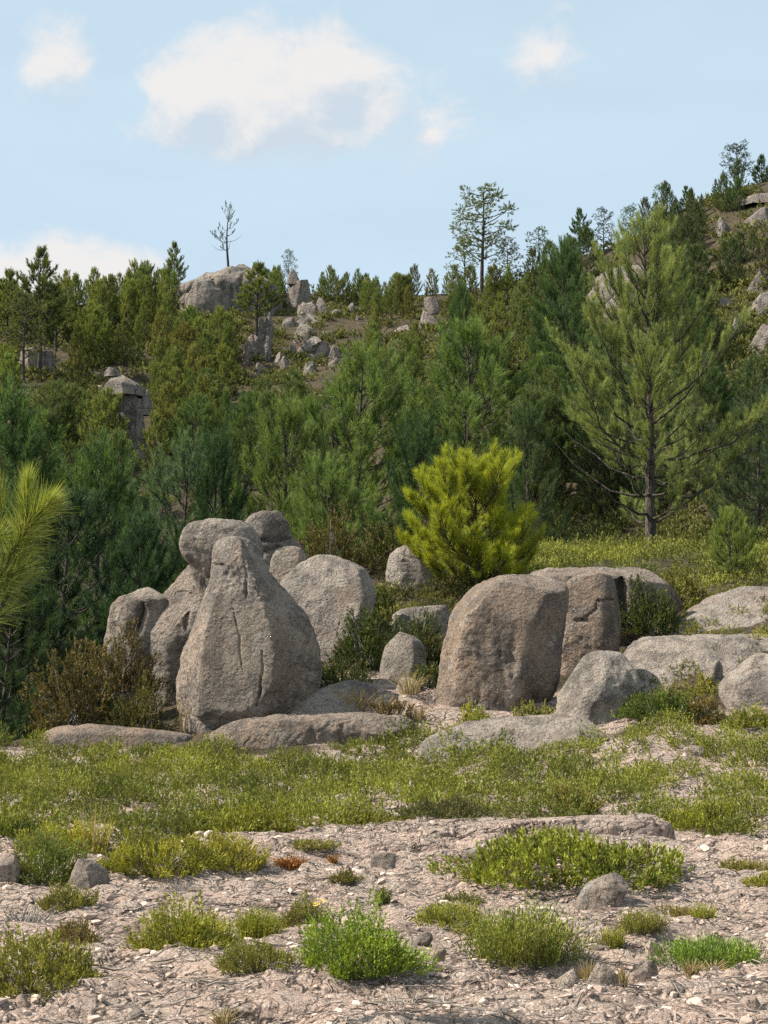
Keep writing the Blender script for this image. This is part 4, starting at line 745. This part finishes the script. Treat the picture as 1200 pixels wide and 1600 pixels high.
FG = [('rounded yellow-green cushion shrub with grey stems at its foot', 288, 1492, 155, 105, GRN, 'heath'), ('large bright green shrub growing near the bottom edge, the brightest of all', 558, 1548, 180, 118, BRT, 'heath'), ('green shrub tucked beside the rounded yellow-green cushion', 402, 1462, 75, 68, GRN, 'spiky'), ('dull green shrub under the yellow flower head', 470, 1445, 72, 55, OLV, 'heath'), ('thin olive shrub on bare gravel below the cushions', 397, 1542, 112, 55, OLV, 'heath'),
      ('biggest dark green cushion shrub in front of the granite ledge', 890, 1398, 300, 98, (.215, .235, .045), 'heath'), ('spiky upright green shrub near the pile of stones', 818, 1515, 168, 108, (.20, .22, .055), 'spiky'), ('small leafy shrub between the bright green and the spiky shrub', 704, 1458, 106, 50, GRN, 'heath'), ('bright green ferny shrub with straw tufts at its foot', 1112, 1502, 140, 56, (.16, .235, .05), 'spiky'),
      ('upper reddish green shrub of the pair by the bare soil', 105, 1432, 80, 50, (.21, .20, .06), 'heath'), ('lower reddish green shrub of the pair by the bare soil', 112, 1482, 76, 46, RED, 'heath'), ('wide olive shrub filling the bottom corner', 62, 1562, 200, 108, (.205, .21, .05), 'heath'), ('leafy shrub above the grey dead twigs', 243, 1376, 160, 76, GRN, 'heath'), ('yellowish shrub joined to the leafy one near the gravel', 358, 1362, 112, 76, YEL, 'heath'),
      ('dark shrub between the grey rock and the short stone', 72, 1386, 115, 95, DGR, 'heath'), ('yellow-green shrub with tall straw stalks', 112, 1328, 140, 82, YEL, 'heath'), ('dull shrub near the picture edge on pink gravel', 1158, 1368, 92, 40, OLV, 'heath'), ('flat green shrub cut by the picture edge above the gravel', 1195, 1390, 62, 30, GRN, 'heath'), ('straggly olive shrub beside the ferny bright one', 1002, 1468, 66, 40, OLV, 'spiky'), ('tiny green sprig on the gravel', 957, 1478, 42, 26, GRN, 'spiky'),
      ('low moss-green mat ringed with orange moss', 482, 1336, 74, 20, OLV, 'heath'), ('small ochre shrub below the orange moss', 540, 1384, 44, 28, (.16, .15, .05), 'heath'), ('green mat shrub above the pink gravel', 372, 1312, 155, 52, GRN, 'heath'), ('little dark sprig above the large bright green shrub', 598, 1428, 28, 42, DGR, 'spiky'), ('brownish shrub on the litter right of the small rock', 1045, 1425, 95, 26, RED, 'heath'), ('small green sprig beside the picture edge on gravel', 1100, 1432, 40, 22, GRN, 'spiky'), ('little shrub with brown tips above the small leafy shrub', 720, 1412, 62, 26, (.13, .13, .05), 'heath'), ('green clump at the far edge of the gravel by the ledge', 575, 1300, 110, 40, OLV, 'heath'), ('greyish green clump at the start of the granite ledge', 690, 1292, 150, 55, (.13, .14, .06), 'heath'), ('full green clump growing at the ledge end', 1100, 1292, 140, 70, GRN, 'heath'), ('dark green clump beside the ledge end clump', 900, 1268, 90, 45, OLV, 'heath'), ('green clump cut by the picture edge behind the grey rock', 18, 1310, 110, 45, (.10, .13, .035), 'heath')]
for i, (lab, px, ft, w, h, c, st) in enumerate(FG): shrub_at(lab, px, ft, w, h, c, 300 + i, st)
for i, (lab, px, ft, w, h) in enumerate((('dead grey twig cushion below the leafy shrub', 275, 1392, 90, 38), ('wide dead grey twig mat on bare soil by the picture edge', 35, 1455, 130, 58), ('dead grey twigs along the bottom edge', 640, 1602, 210, 50), ('dead grey twigs at the foot of the biggest dark green cushion', 985, 1405, 90, 32), ('dead grey twigs under the rounded yellow-green cushion', 350, 1500, 70, 24))):
    shrub_at(lab, px, ft, w, h, (.2, .17, .15), 360 + i, 'dead', name='dead_shrub')
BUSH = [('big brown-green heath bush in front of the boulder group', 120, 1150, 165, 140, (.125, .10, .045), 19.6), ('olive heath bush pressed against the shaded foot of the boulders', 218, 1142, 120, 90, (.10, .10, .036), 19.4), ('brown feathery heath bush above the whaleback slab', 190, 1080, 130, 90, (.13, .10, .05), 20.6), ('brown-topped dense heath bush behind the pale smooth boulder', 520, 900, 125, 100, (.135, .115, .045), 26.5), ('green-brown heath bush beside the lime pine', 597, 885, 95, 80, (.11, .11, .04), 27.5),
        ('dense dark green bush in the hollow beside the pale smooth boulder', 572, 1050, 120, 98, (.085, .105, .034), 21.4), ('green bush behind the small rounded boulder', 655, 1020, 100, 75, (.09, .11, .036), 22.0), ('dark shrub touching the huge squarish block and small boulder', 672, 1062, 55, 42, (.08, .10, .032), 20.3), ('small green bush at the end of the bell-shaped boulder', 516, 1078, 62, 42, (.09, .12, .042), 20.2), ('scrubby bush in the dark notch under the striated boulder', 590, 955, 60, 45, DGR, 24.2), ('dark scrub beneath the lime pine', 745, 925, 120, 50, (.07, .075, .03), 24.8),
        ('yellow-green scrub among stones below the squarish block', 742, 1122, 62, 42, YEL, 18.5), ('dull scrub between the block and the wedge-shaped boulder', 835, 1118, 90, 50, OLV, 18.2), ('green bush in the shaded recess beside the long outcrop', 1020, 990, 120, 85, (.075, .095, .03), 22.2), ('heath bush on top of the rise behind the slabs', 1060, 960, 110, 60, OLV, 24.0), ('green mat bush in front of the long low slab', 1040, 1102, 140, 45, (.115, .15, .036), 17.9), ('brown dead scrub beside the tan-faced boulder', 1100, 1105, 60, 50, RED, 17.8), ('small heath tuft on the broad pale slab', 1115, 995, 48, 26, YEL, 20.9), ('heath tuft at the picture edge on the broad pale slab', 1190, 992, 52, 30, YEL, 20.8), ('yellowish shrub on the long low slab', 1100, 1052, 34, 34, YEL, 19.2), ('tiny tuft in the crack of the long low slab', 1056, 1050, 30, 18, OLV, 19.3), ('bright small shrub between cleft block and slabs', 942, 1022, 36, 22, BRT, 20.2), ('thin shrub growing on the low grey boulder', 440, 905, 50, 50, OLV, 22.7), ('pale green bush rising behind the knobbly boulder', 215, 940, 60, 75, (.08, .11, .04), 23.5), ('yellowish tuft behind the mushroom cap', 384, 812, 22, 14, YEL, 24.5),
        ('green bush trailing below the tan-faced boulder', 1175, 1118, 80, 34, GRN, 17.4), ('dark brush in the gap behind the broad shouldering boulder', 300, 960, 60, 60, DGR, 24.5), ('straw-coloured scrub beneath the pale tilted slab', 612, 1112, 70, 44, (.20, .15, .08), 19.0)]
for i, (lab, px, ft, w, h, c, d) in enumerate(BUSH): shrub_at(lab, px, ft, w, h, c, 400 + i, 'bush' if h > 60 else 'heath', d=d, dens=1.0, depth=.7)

# --- heath mats: low ground cover no one could count
def mat(name, label, pts, col, seed, size=(.35, 1.0), hh=(.12, .36), dens=1.0, px1=None):
    rs = np.random.RandomState(seed); G_ = Geo(); var = []
    for k in range(5):
        me = shrub(900 + seed + k, 10); var.append(None)
    for (x, y) in pts:
        d = y; p1 = 1200 / 768 * d / F; w = rs.uniform(*size); h = rs.uniform(*hh); ll = max(.032, p1 * 2.7); lw = max(.013, p1 * 1.25)
        n = int(dens * w * w * 1.05 / (ll * ll) * .62) + 12
        r2, dv, rad = shrub(rs.randint(1 << 30), n, lump=.35, fill=.6)
        p = dv * rad[:, None] * np.array((w / 2, w / 2, h)); ax = unit(dv * np.array((1, 1, 1.2)) + np.array((0, 0, .9)) + r2.normal(size=(n, 3)) * .3)
        q = p + np.array((x, y, 0)); q[:, 2] += H(q[:, 0], q[:, 1]) - .02
        base_t = rs.uniform(.05, .95); tn = np.clip(base_t + .7 * fbm(q * 1.6, 2) + r2.uniform(-.2, .2, n), .05, 1); tn[r2.rand(n) < rs.choice((.02, .05, .25), p=(.5, .35, .15))] = 0
        L = ll * 2.6; needles(G_, r2, q - ax * L, ax, L, 7, ll, lw, (.4, 1.0), tn)
    o = link(name, G_.mesh(name, M_LEAF, False)); o.color = (*col, 1); tag(o, label, 'heath', kind='stuff'); return o
rsM = np.random.RandomState(77); pts = []
for _ in range(6000):
    if len(pts) >= 360: break
    px = rsM.uniform(-160, 1360); py = rsM.uniform(1150, 1330); d = hit(px, py, 6, 30, 300)
    if d is None or d > 19.6: continue
    x = P(px, py, d)[0]
    nz = float(fbm(np.array([[x * .5, d * .55, 2.2]]), 3)[0])
    edge = np.interp(px, (0, 300, 600, 800, 1000, 1200), (1315, 1300, 1275, 1262, 1262, 1290)) + nz * 60
    if py > edge: continue
    top = np.interp(px, (0, 300, 620, 700, 900, 1000, 1200), (1172, 1176, 1158, 1152, 1140, 1128, 1112))
    if py < top or nz < -.26: continue
    if any((x - a) ** 2 + (d - b) ** 2 < .43 ** 2 for a, b in pts): continue
    pts.append((x, d))
mat('heath_cover', 'yellow-green mat of low heath spreading across the middle ground', pts, (.185, .198, .045), 1, dens=.75)
pts2 = []
for _ in range(900):
    px = rsM.uniform(820, 1400); d = rsM.uniform(25.5, 41); x = P(px, 900, d)[0]
    if any((x - a) ** 2 + (d - b) ** 2 < .62 ** 2 for a, b in pts2): continue
    pts2.append((x, d))
mat('heath_cover', 'bright yellow-green heath carpet around the foot of the tall olive pine', pts2[:190], (.19, .20, .05), 2, (.7, 1.3), (.2, .42), .6)
pts3 = []
for _ in range(420):
    px = rsM.uniform(400, 760); d = rsM.uniform(23.5, 31); q = P(px, 900, d)
    if any((q[0] - a) ** 2 + (d - b) ** 2 < .6 ** 2 for a, b in pts3): continue
    pts3.append((q[0], d))
mat('heath_cover', 'dull brown-green heath between the boulders and the forest', pts3[:70], (.10, .10, .04), 3, (.5, 1.1), (.2, .45), .8)
pts4 = []
for _ in range(700):
    px = rsM.uniform(960, 1320) if rsM.rand() < .6 else rsM.uniform(380, 720); d = rsM.uniform(18.6, 25.5); q = P(px, 1000, d)
    if any((q[0] - a) ** 2 + (d - b) ** 2 < .5 ** 2 for a, b in pts4) or (px < 800 and d < 20.5): continue
    pts4.append((q[0], d))
mat('heath_cover', 'olive tufts of heath rooted in the soil between slabs and boulders', pts4[:90], (.17, .165, .05), 4, (.35, .8), (.12, .3), .8)
def undergrowth():
    rs = np.random.RandomState(9); g = Geo(); n = 0; pos = []
    for _ in range(9000):
        if len(pos) >= 1350: break
        px = rs.uniform(-150, 1350); py = rs.uniform(300, 640) if rs.rand() < .6 else rs.uniform(430, 600)
        d = hit(px, py, 45, 170, 260)
        if d is None: continue
        if any(a < px < c and b - 4 < py < e + 4 for a, b, c, e in CLEAR) and rs.rand() < .55: continue
        pos.append((P(px, py, d)[0], d))
    for _ in range(1600):
        if len(pos) >= 1750: break
        px = rs.uniform(-50, 1250); d = hit(px, rs.uniform(600, 880), 36, 100, 260)
        if d: pos.append((P(px, 700, d)[0], d))
    for _ in range(260):
        px = rs.uniform(760, 1260); d = hit(px, rs.uniform(770, 872), 36, 100, 260)
        if d: pos.append((P(px, 700, d)[0], d))
    pos = np.array(pos); z = H(pos[:, 0], pos[:, 1]); k = 29
    for (x, y), zz in zip(pos, z):
        w = rs.uniform(.6, 1.5) * min(1, .35 + y / 160); h = rs.uniform(.4, 1.0) * min(1, .35 + y / 160); r2, dv, rad = shrub(rs.randint(1 << 30), k, lump=.4, fill=.5)
        p = dv * rad[:, None] * np.array((w, w, h)); p[:, 2] += p[:, 1] * .36; p += np.array((x, y, zz - .05)); ax = unit(dv + np.array((0, 0, .9)) + r2.normal(size=(k, 3)) * .4)
        needles(g, r2, p - ax * .15, ax, .26 * min(1, y / 105), 5, .30 * min(1, y / 105), .15 * min(1, y / 105), (.4, 1.1), np.where(r2.rand(k) < .3 * (rs.rand() < .45), 0, np.clip(rs.uniform(.3, .65) + r2.uniform(-.2, .2, k), .05, 1)))
    o = link('undergrowth', g.mesh('undergrowth', M_LEAF, False)); o.color = (.15, .155, .052, 1); tag(o, 'low brownish green scrub covering the hillside between the pines', 'scrub', kind='stuff')
undergrowth()

# ------------------------------------------------------------------ stones, gravel, litter, grasses
ST = [('pinkish lichen-grey stone in front of the biggest dark green cushion', 942, 1418, 76, 48), ('grey-green lichened stone in the stone pile, the largest there', 944, 1562, 62, 54), ('pale flat stone leaning on the lichened stone', 893, 1552, 52, 34), ('small pink stone in front of the pale flat stone', 874, 1572, 38, 20), ('tan stone at the foot of the lichened stone', 957, 1572, 36, 24), ('round pale stone on gravel near the large bright green shrub', 682, 1502, 32, 26), ('grey pebble-like stone above the round pale stone', 661, 1480, 30, 22), ('long white flat stone below the straw tuft', 1040, 1572, 60, 18), ('grey angular stone near the bottom corner', 1145, 1572, 54, 34), ('brown stone in the bottom corner pile', 1172, 1596, 44, 38), ('pink stone cut by the picture edge near the bottom', 1194, 1560, 34, 34), ('short upright tan stone beside the dark shrub', 138, 1392, 64, 48), ('grey rock cut by the picture edge among shrubs', 6, 1388, 62, 52), ('rounded tan stone beside the corner shrub', 36, 1575, 28, 20), ('flat tan stone beside the rounded tan one', 66, 1574, 30, 16), ('pale stone at the bottom edge under the corner shrub', 212, 1594, 30, 16), ('flat white chip stone near the spiky shrub', 806, 1578, 40, 12), ('dark flat stone at the bottom edge', 758, 1585, 42, 14), ('pink block at the bottom edge by the corner pile', 1104, 1598, 56, 28), ('tan stone beneath the bright ferny shrub', 1012, 1520, 34, 18), ('broken brown stone in the litter by the ferny shrub', 1002, 1538, 40, 22), ('flat pink slab stone by the bottom edge', 1040, 1598, 70, 22), ('small white stone above the ferny shrub', 1020, 1485, 30, 14), ('pinkish block in the gravel near the ledge', 745, 1345, 46, 20), ('white flake in the heath gap', 835, 1255, 46, 14), ('white flake lying in the mid heath', 650, 1232, 34, 10), ('pale stone showing in the heath near the slabs', 1085, 1180, 40, 14), ('white stone in the heath near the picture edge', 30, 1262, 34, 14), ('grey root-like stone in the heath', 430, 1236, 40, 12), ('grey stone in the shade of the yellow-green mat', 245, 1290, 30, 18), ('pale stone beside the grey dead twig mat', 655, 1265, 28, 10), ('dark stone left of the granite ledge', 600, 1350, 40, 16)]
for i, (lab, px, b, w, h) in enumerate(ST):
    d = hit(px, b - 4, 4.5, 40) ; rs = np.random.RandomState(500 + i)
    rock('stone', lab, blob_rows(px, b, w, h, 500 + i, rs.uniform(.4, .65), rs.uniform(-.3, .3)), d + .04, rs.uniform(.6, .9), 2.6, facets=[(rs.uniform(180, 360), rs.uniform(.72, .9)) for _ in range(3)], seed=500 + i, amp=.11, res=.011 if d < 10 else .02, mat=(M_STONE, M_STONE, M_STONE, M_SLAB)[i % 4] if 'lichen' not in lab else M_ROCK, cat='stone', sink=.06, cap=.3, crisp=.012, cuts=7, cutoff=(.6, .92), side=.9)
def gravel():
    rs = np.random.RandomState(3); n = 4200
    import itertools
    py = 1160 + 480 * rs.uniform(0, 1, n) ** .75; px = rs.uniform(-150, 1350, n); d = CAM[2] * F / (py - 1000); x = (px - 600) / F * d
    sz = .004 + .026 * rs.uniform(0, 1, n) ** 9 + .005 * rs.rand(n); sz *= np.clip(d / 9, .8, 1.5); sz = np.where(rs.rand(n) < .035, rs.uniform(.010, .028, n), sz)
    z = H(x, d); g = Geo(); t = (1 + sqrt(5)) / 2
    cube = np.array([(a, b, c) for a in (-1, 1) for b in (-1, 1) for c in (-1, 1)], float) * .75
    ext = np.array([(1.1, 0, 0), (-1.1, 0, 0), (0, 1.1, 0), (0, -1.1, 0), (0, 0, 1.05), (0, 0, -1.05)])
    bv = np.vstack([cube, ext]); 
    fc = []
    for e, (ax, s) in enumerate(((0, 1), (0, -1), (1, 1), (1, -1), (2, 1), (2, -1))):
        c = [i for i in range(8) if cube[i, ax] * s > 0]; c = [c[0], c[1], c[3], c[2]]
        for a, b in zip(c, c[1:] + c[:1]): fc.append((a, b, 8 + e))
    fc = np.array(fc)
    v = bv[None] * (1 + rs.uniform(-.5, .45, (n, 14, 3))) * (sz[:, None] * np.array((1, 1, .6)) * rs.uniform(.6, 1.4, (n, 3)))[:, None]
    th = rs.uniform(0, 6.28, n); cth, sth = np.cos(th)[:, None], np.sin(th)[:, None]; vx = v[..., 0] * cth - v[..., 1] * sth; vy = v[..., 0] * sth + v[..., 1] * cth
    v = np.stack([vx + x[:, None], vy + d[:, None], v[..., 2] + (z + sz * .15)[:, None]], -1)
    f = (fc[None] + (np.arange(n) * 14)[:, None, None]).reshape(-1, 3); g.add(v.reshape(-1, 3), f, np.repeat(rs.rand(n), 14))
    b = NB('gravel_stone'); tn = b.attr('tone'); c = b.mix(tn, (.22, .165, .135), (.64, .51, .425)); c = b.mix(b.mr(b.noise(b.pos(), 60, 3), .5, .65, 0, .5), c, (.36, .25, .20)); b.out(c, .95, None, .1)
    o = link('gravel', g.mesh('gravel', b.m, False)); tag(o, 'loose pinkish granite gravel strewn over the bare foreground', 'gravel', kind='stuff')
gravel()
def litter():
    rs = np.random.RandomState(4); g = Geo(); n = 800
    py = 1230 + 400 * rs.uniform(0, 1, n) ** .8; px = rs.uniform(-100, 1300, n); d = CAM[2] * F / (py - 1000); x = (px - 600) / F * d
    for i in range(n):
        L = rs.uniform(.03, .16) * (1 + 1.2 * (rs.rand() < .06)); a = rs.uniform(0, 6.28); m = 4; u = np.linspace(-.5, .5, m)
        xs = x[i] + np.cos(a) * u * L + rs.normal(size=m) * L * .06; ys = d[i] + np.sin(a) * u * L + rs.normal(size=m) * L * .06
        g.tube(np.column_stack([xs, ys, H(xs, ys) + .006 + np.abs(rs.normal(size=m)) * L * .07]), np.linspace(.0035, .0018, m) * rs.uniform(.7, 1.6), 4, rs.rand())
    b = NB('dry_wood'); b.out(b.mix(b.attr('tone'), (.07, .055, .045), (.36, .31, .27)), .9, None, .1)
    o = link('twig_litter', g.mesh('twig_litter', b.m)); tag(o, 'dry grey twigs and heath litter lying on the gravel', 'litter', kind='stuff')
litter()
def grass_tuft(label, px, foot, w, h, n, seed, col=(.42, .33, .17), wd=.0035):
    rs = np.random.RandomState(seed); d = hit(px, foot, 4.5, 60); q = P(px, foot, d); m = d / F; g = Geo(); z0 = Hs(q[0], d)
    for i in range(n):
        a = rs.uniform(0, 6.28); r = rs.uniform(0, .25) * w * m; ln = h * m * rs.uniform(.55, 1.05); sp = rs.uniform(.05, .5) * w * m
        p0 = np.array((cos(a) * r, sin(a) * r, -.01)); p2 = p0 + (cos(a) * sp, sin(a) * sp, ln); p1 = (p0 + p2) / 2 + (-cos(a) * sp * .2, -sin(a) * sp * .2, ln * .08)
        g.tube(np.array([p0, p1, p2]), (wd, wd * .8, wd * .3), 3, rs.uniform(.3, .8))
    o = link('grass_tuft', g.mesh('grass_tuft', M_DRY)); o.location = (q[0], d, z0); o.color = (*col, 1); tag(o, label, 'grass', 'dry grass tufts' if False else None)
for i, a in enumerate((('tall straw grass stalks rising from the yellow-green shrub', 148, 1325, 60, 92, 16), ('straw tuft in front of the bright ferny shrub', 1116, 1515, 44, 20, 60), ('straw tuft beside the long white flat stone', 1082, 1552, 40, 28, 60), ('green-brown grass tuft between pale and lichened stones', 920, 1545, 26, 44, 50), ('small straw tuft on gravel beside the spiky shrub', 902, 1512, 26, 20, 40), ('straw tuft at the foot of the tan stone', 975, 1572, 24, 34, 30), ('pale grass on the slope under the bell-shaped boulder', 560, 1105, 70, 34, 60), ('thin straw stalks before the long whaleback slab', 285, 1150, 40, 60, 12), ('straw tuft on the mossy gravel', 350, 1585, 50, 26, 40), ('dry grass below the tilted slab', 640, 1090, 60, 36, 60), ('dry grass beside the dark whaleback slab', 655, 1128, 40, 26, 40))):
    grass_tuft(*a, 700 + i, wd=.0035 if a[2] > 1200 else .006)
grass_tuft('rusty orange moss tuft on the gravel', 452, 1352, 56, 18, 90, 720, (.34, .15, .04), .006)
grass_tuft('small rusty moss tuft near the low broken ledge', 520, 1340, 22, 16, 40, 721, (.34, .17, .05), .006)
def flower(label, px, foot, h, seed):
    d = hit(px, foot, 4.5, 60); q = P(px, foot, d); rs = np.random.RandomState(seed); e = bpy.data.objects.new('yellow_flower', None); COL.objects.link(e); e.location = (q[0], d, Hs(q[0], d)); tag(e, label, 'flower')
    T = Geo(); T.tube(np.array([(0, 0, -.02), (.01, 0, h * .5), (0, 0, h)]), (.002, .002, .0015), 5); link('stem', T.mesh('stem', M_TWIG), e)
    b = NB('petal'); b.out((.75, .52, .02), .6, None, .2); g = Geo()
    for k in range(8):
        c = np.array((rs.normal() * .018, rs.normal() * .018, h + rs.normal() * .012))
        for j in range(5):
            a = j * 2 * pi / 5 + k; o_ = np.array((cos(a), sin(a), .35)) * .013; s_ = np.array((-sin(a), cos(a), 0)) * .006; g.add([c, c + o_ * .6 + s_, c + o_, c + o_ * .6 - s_], [(0, 1, 2), (0, 2, 3)])
    link('blossom', g.mesh('blossom', b.m, False), e)
flower('yellow flower head on a thin stem above the dull green shrub', 497, 1448, .13, 1)
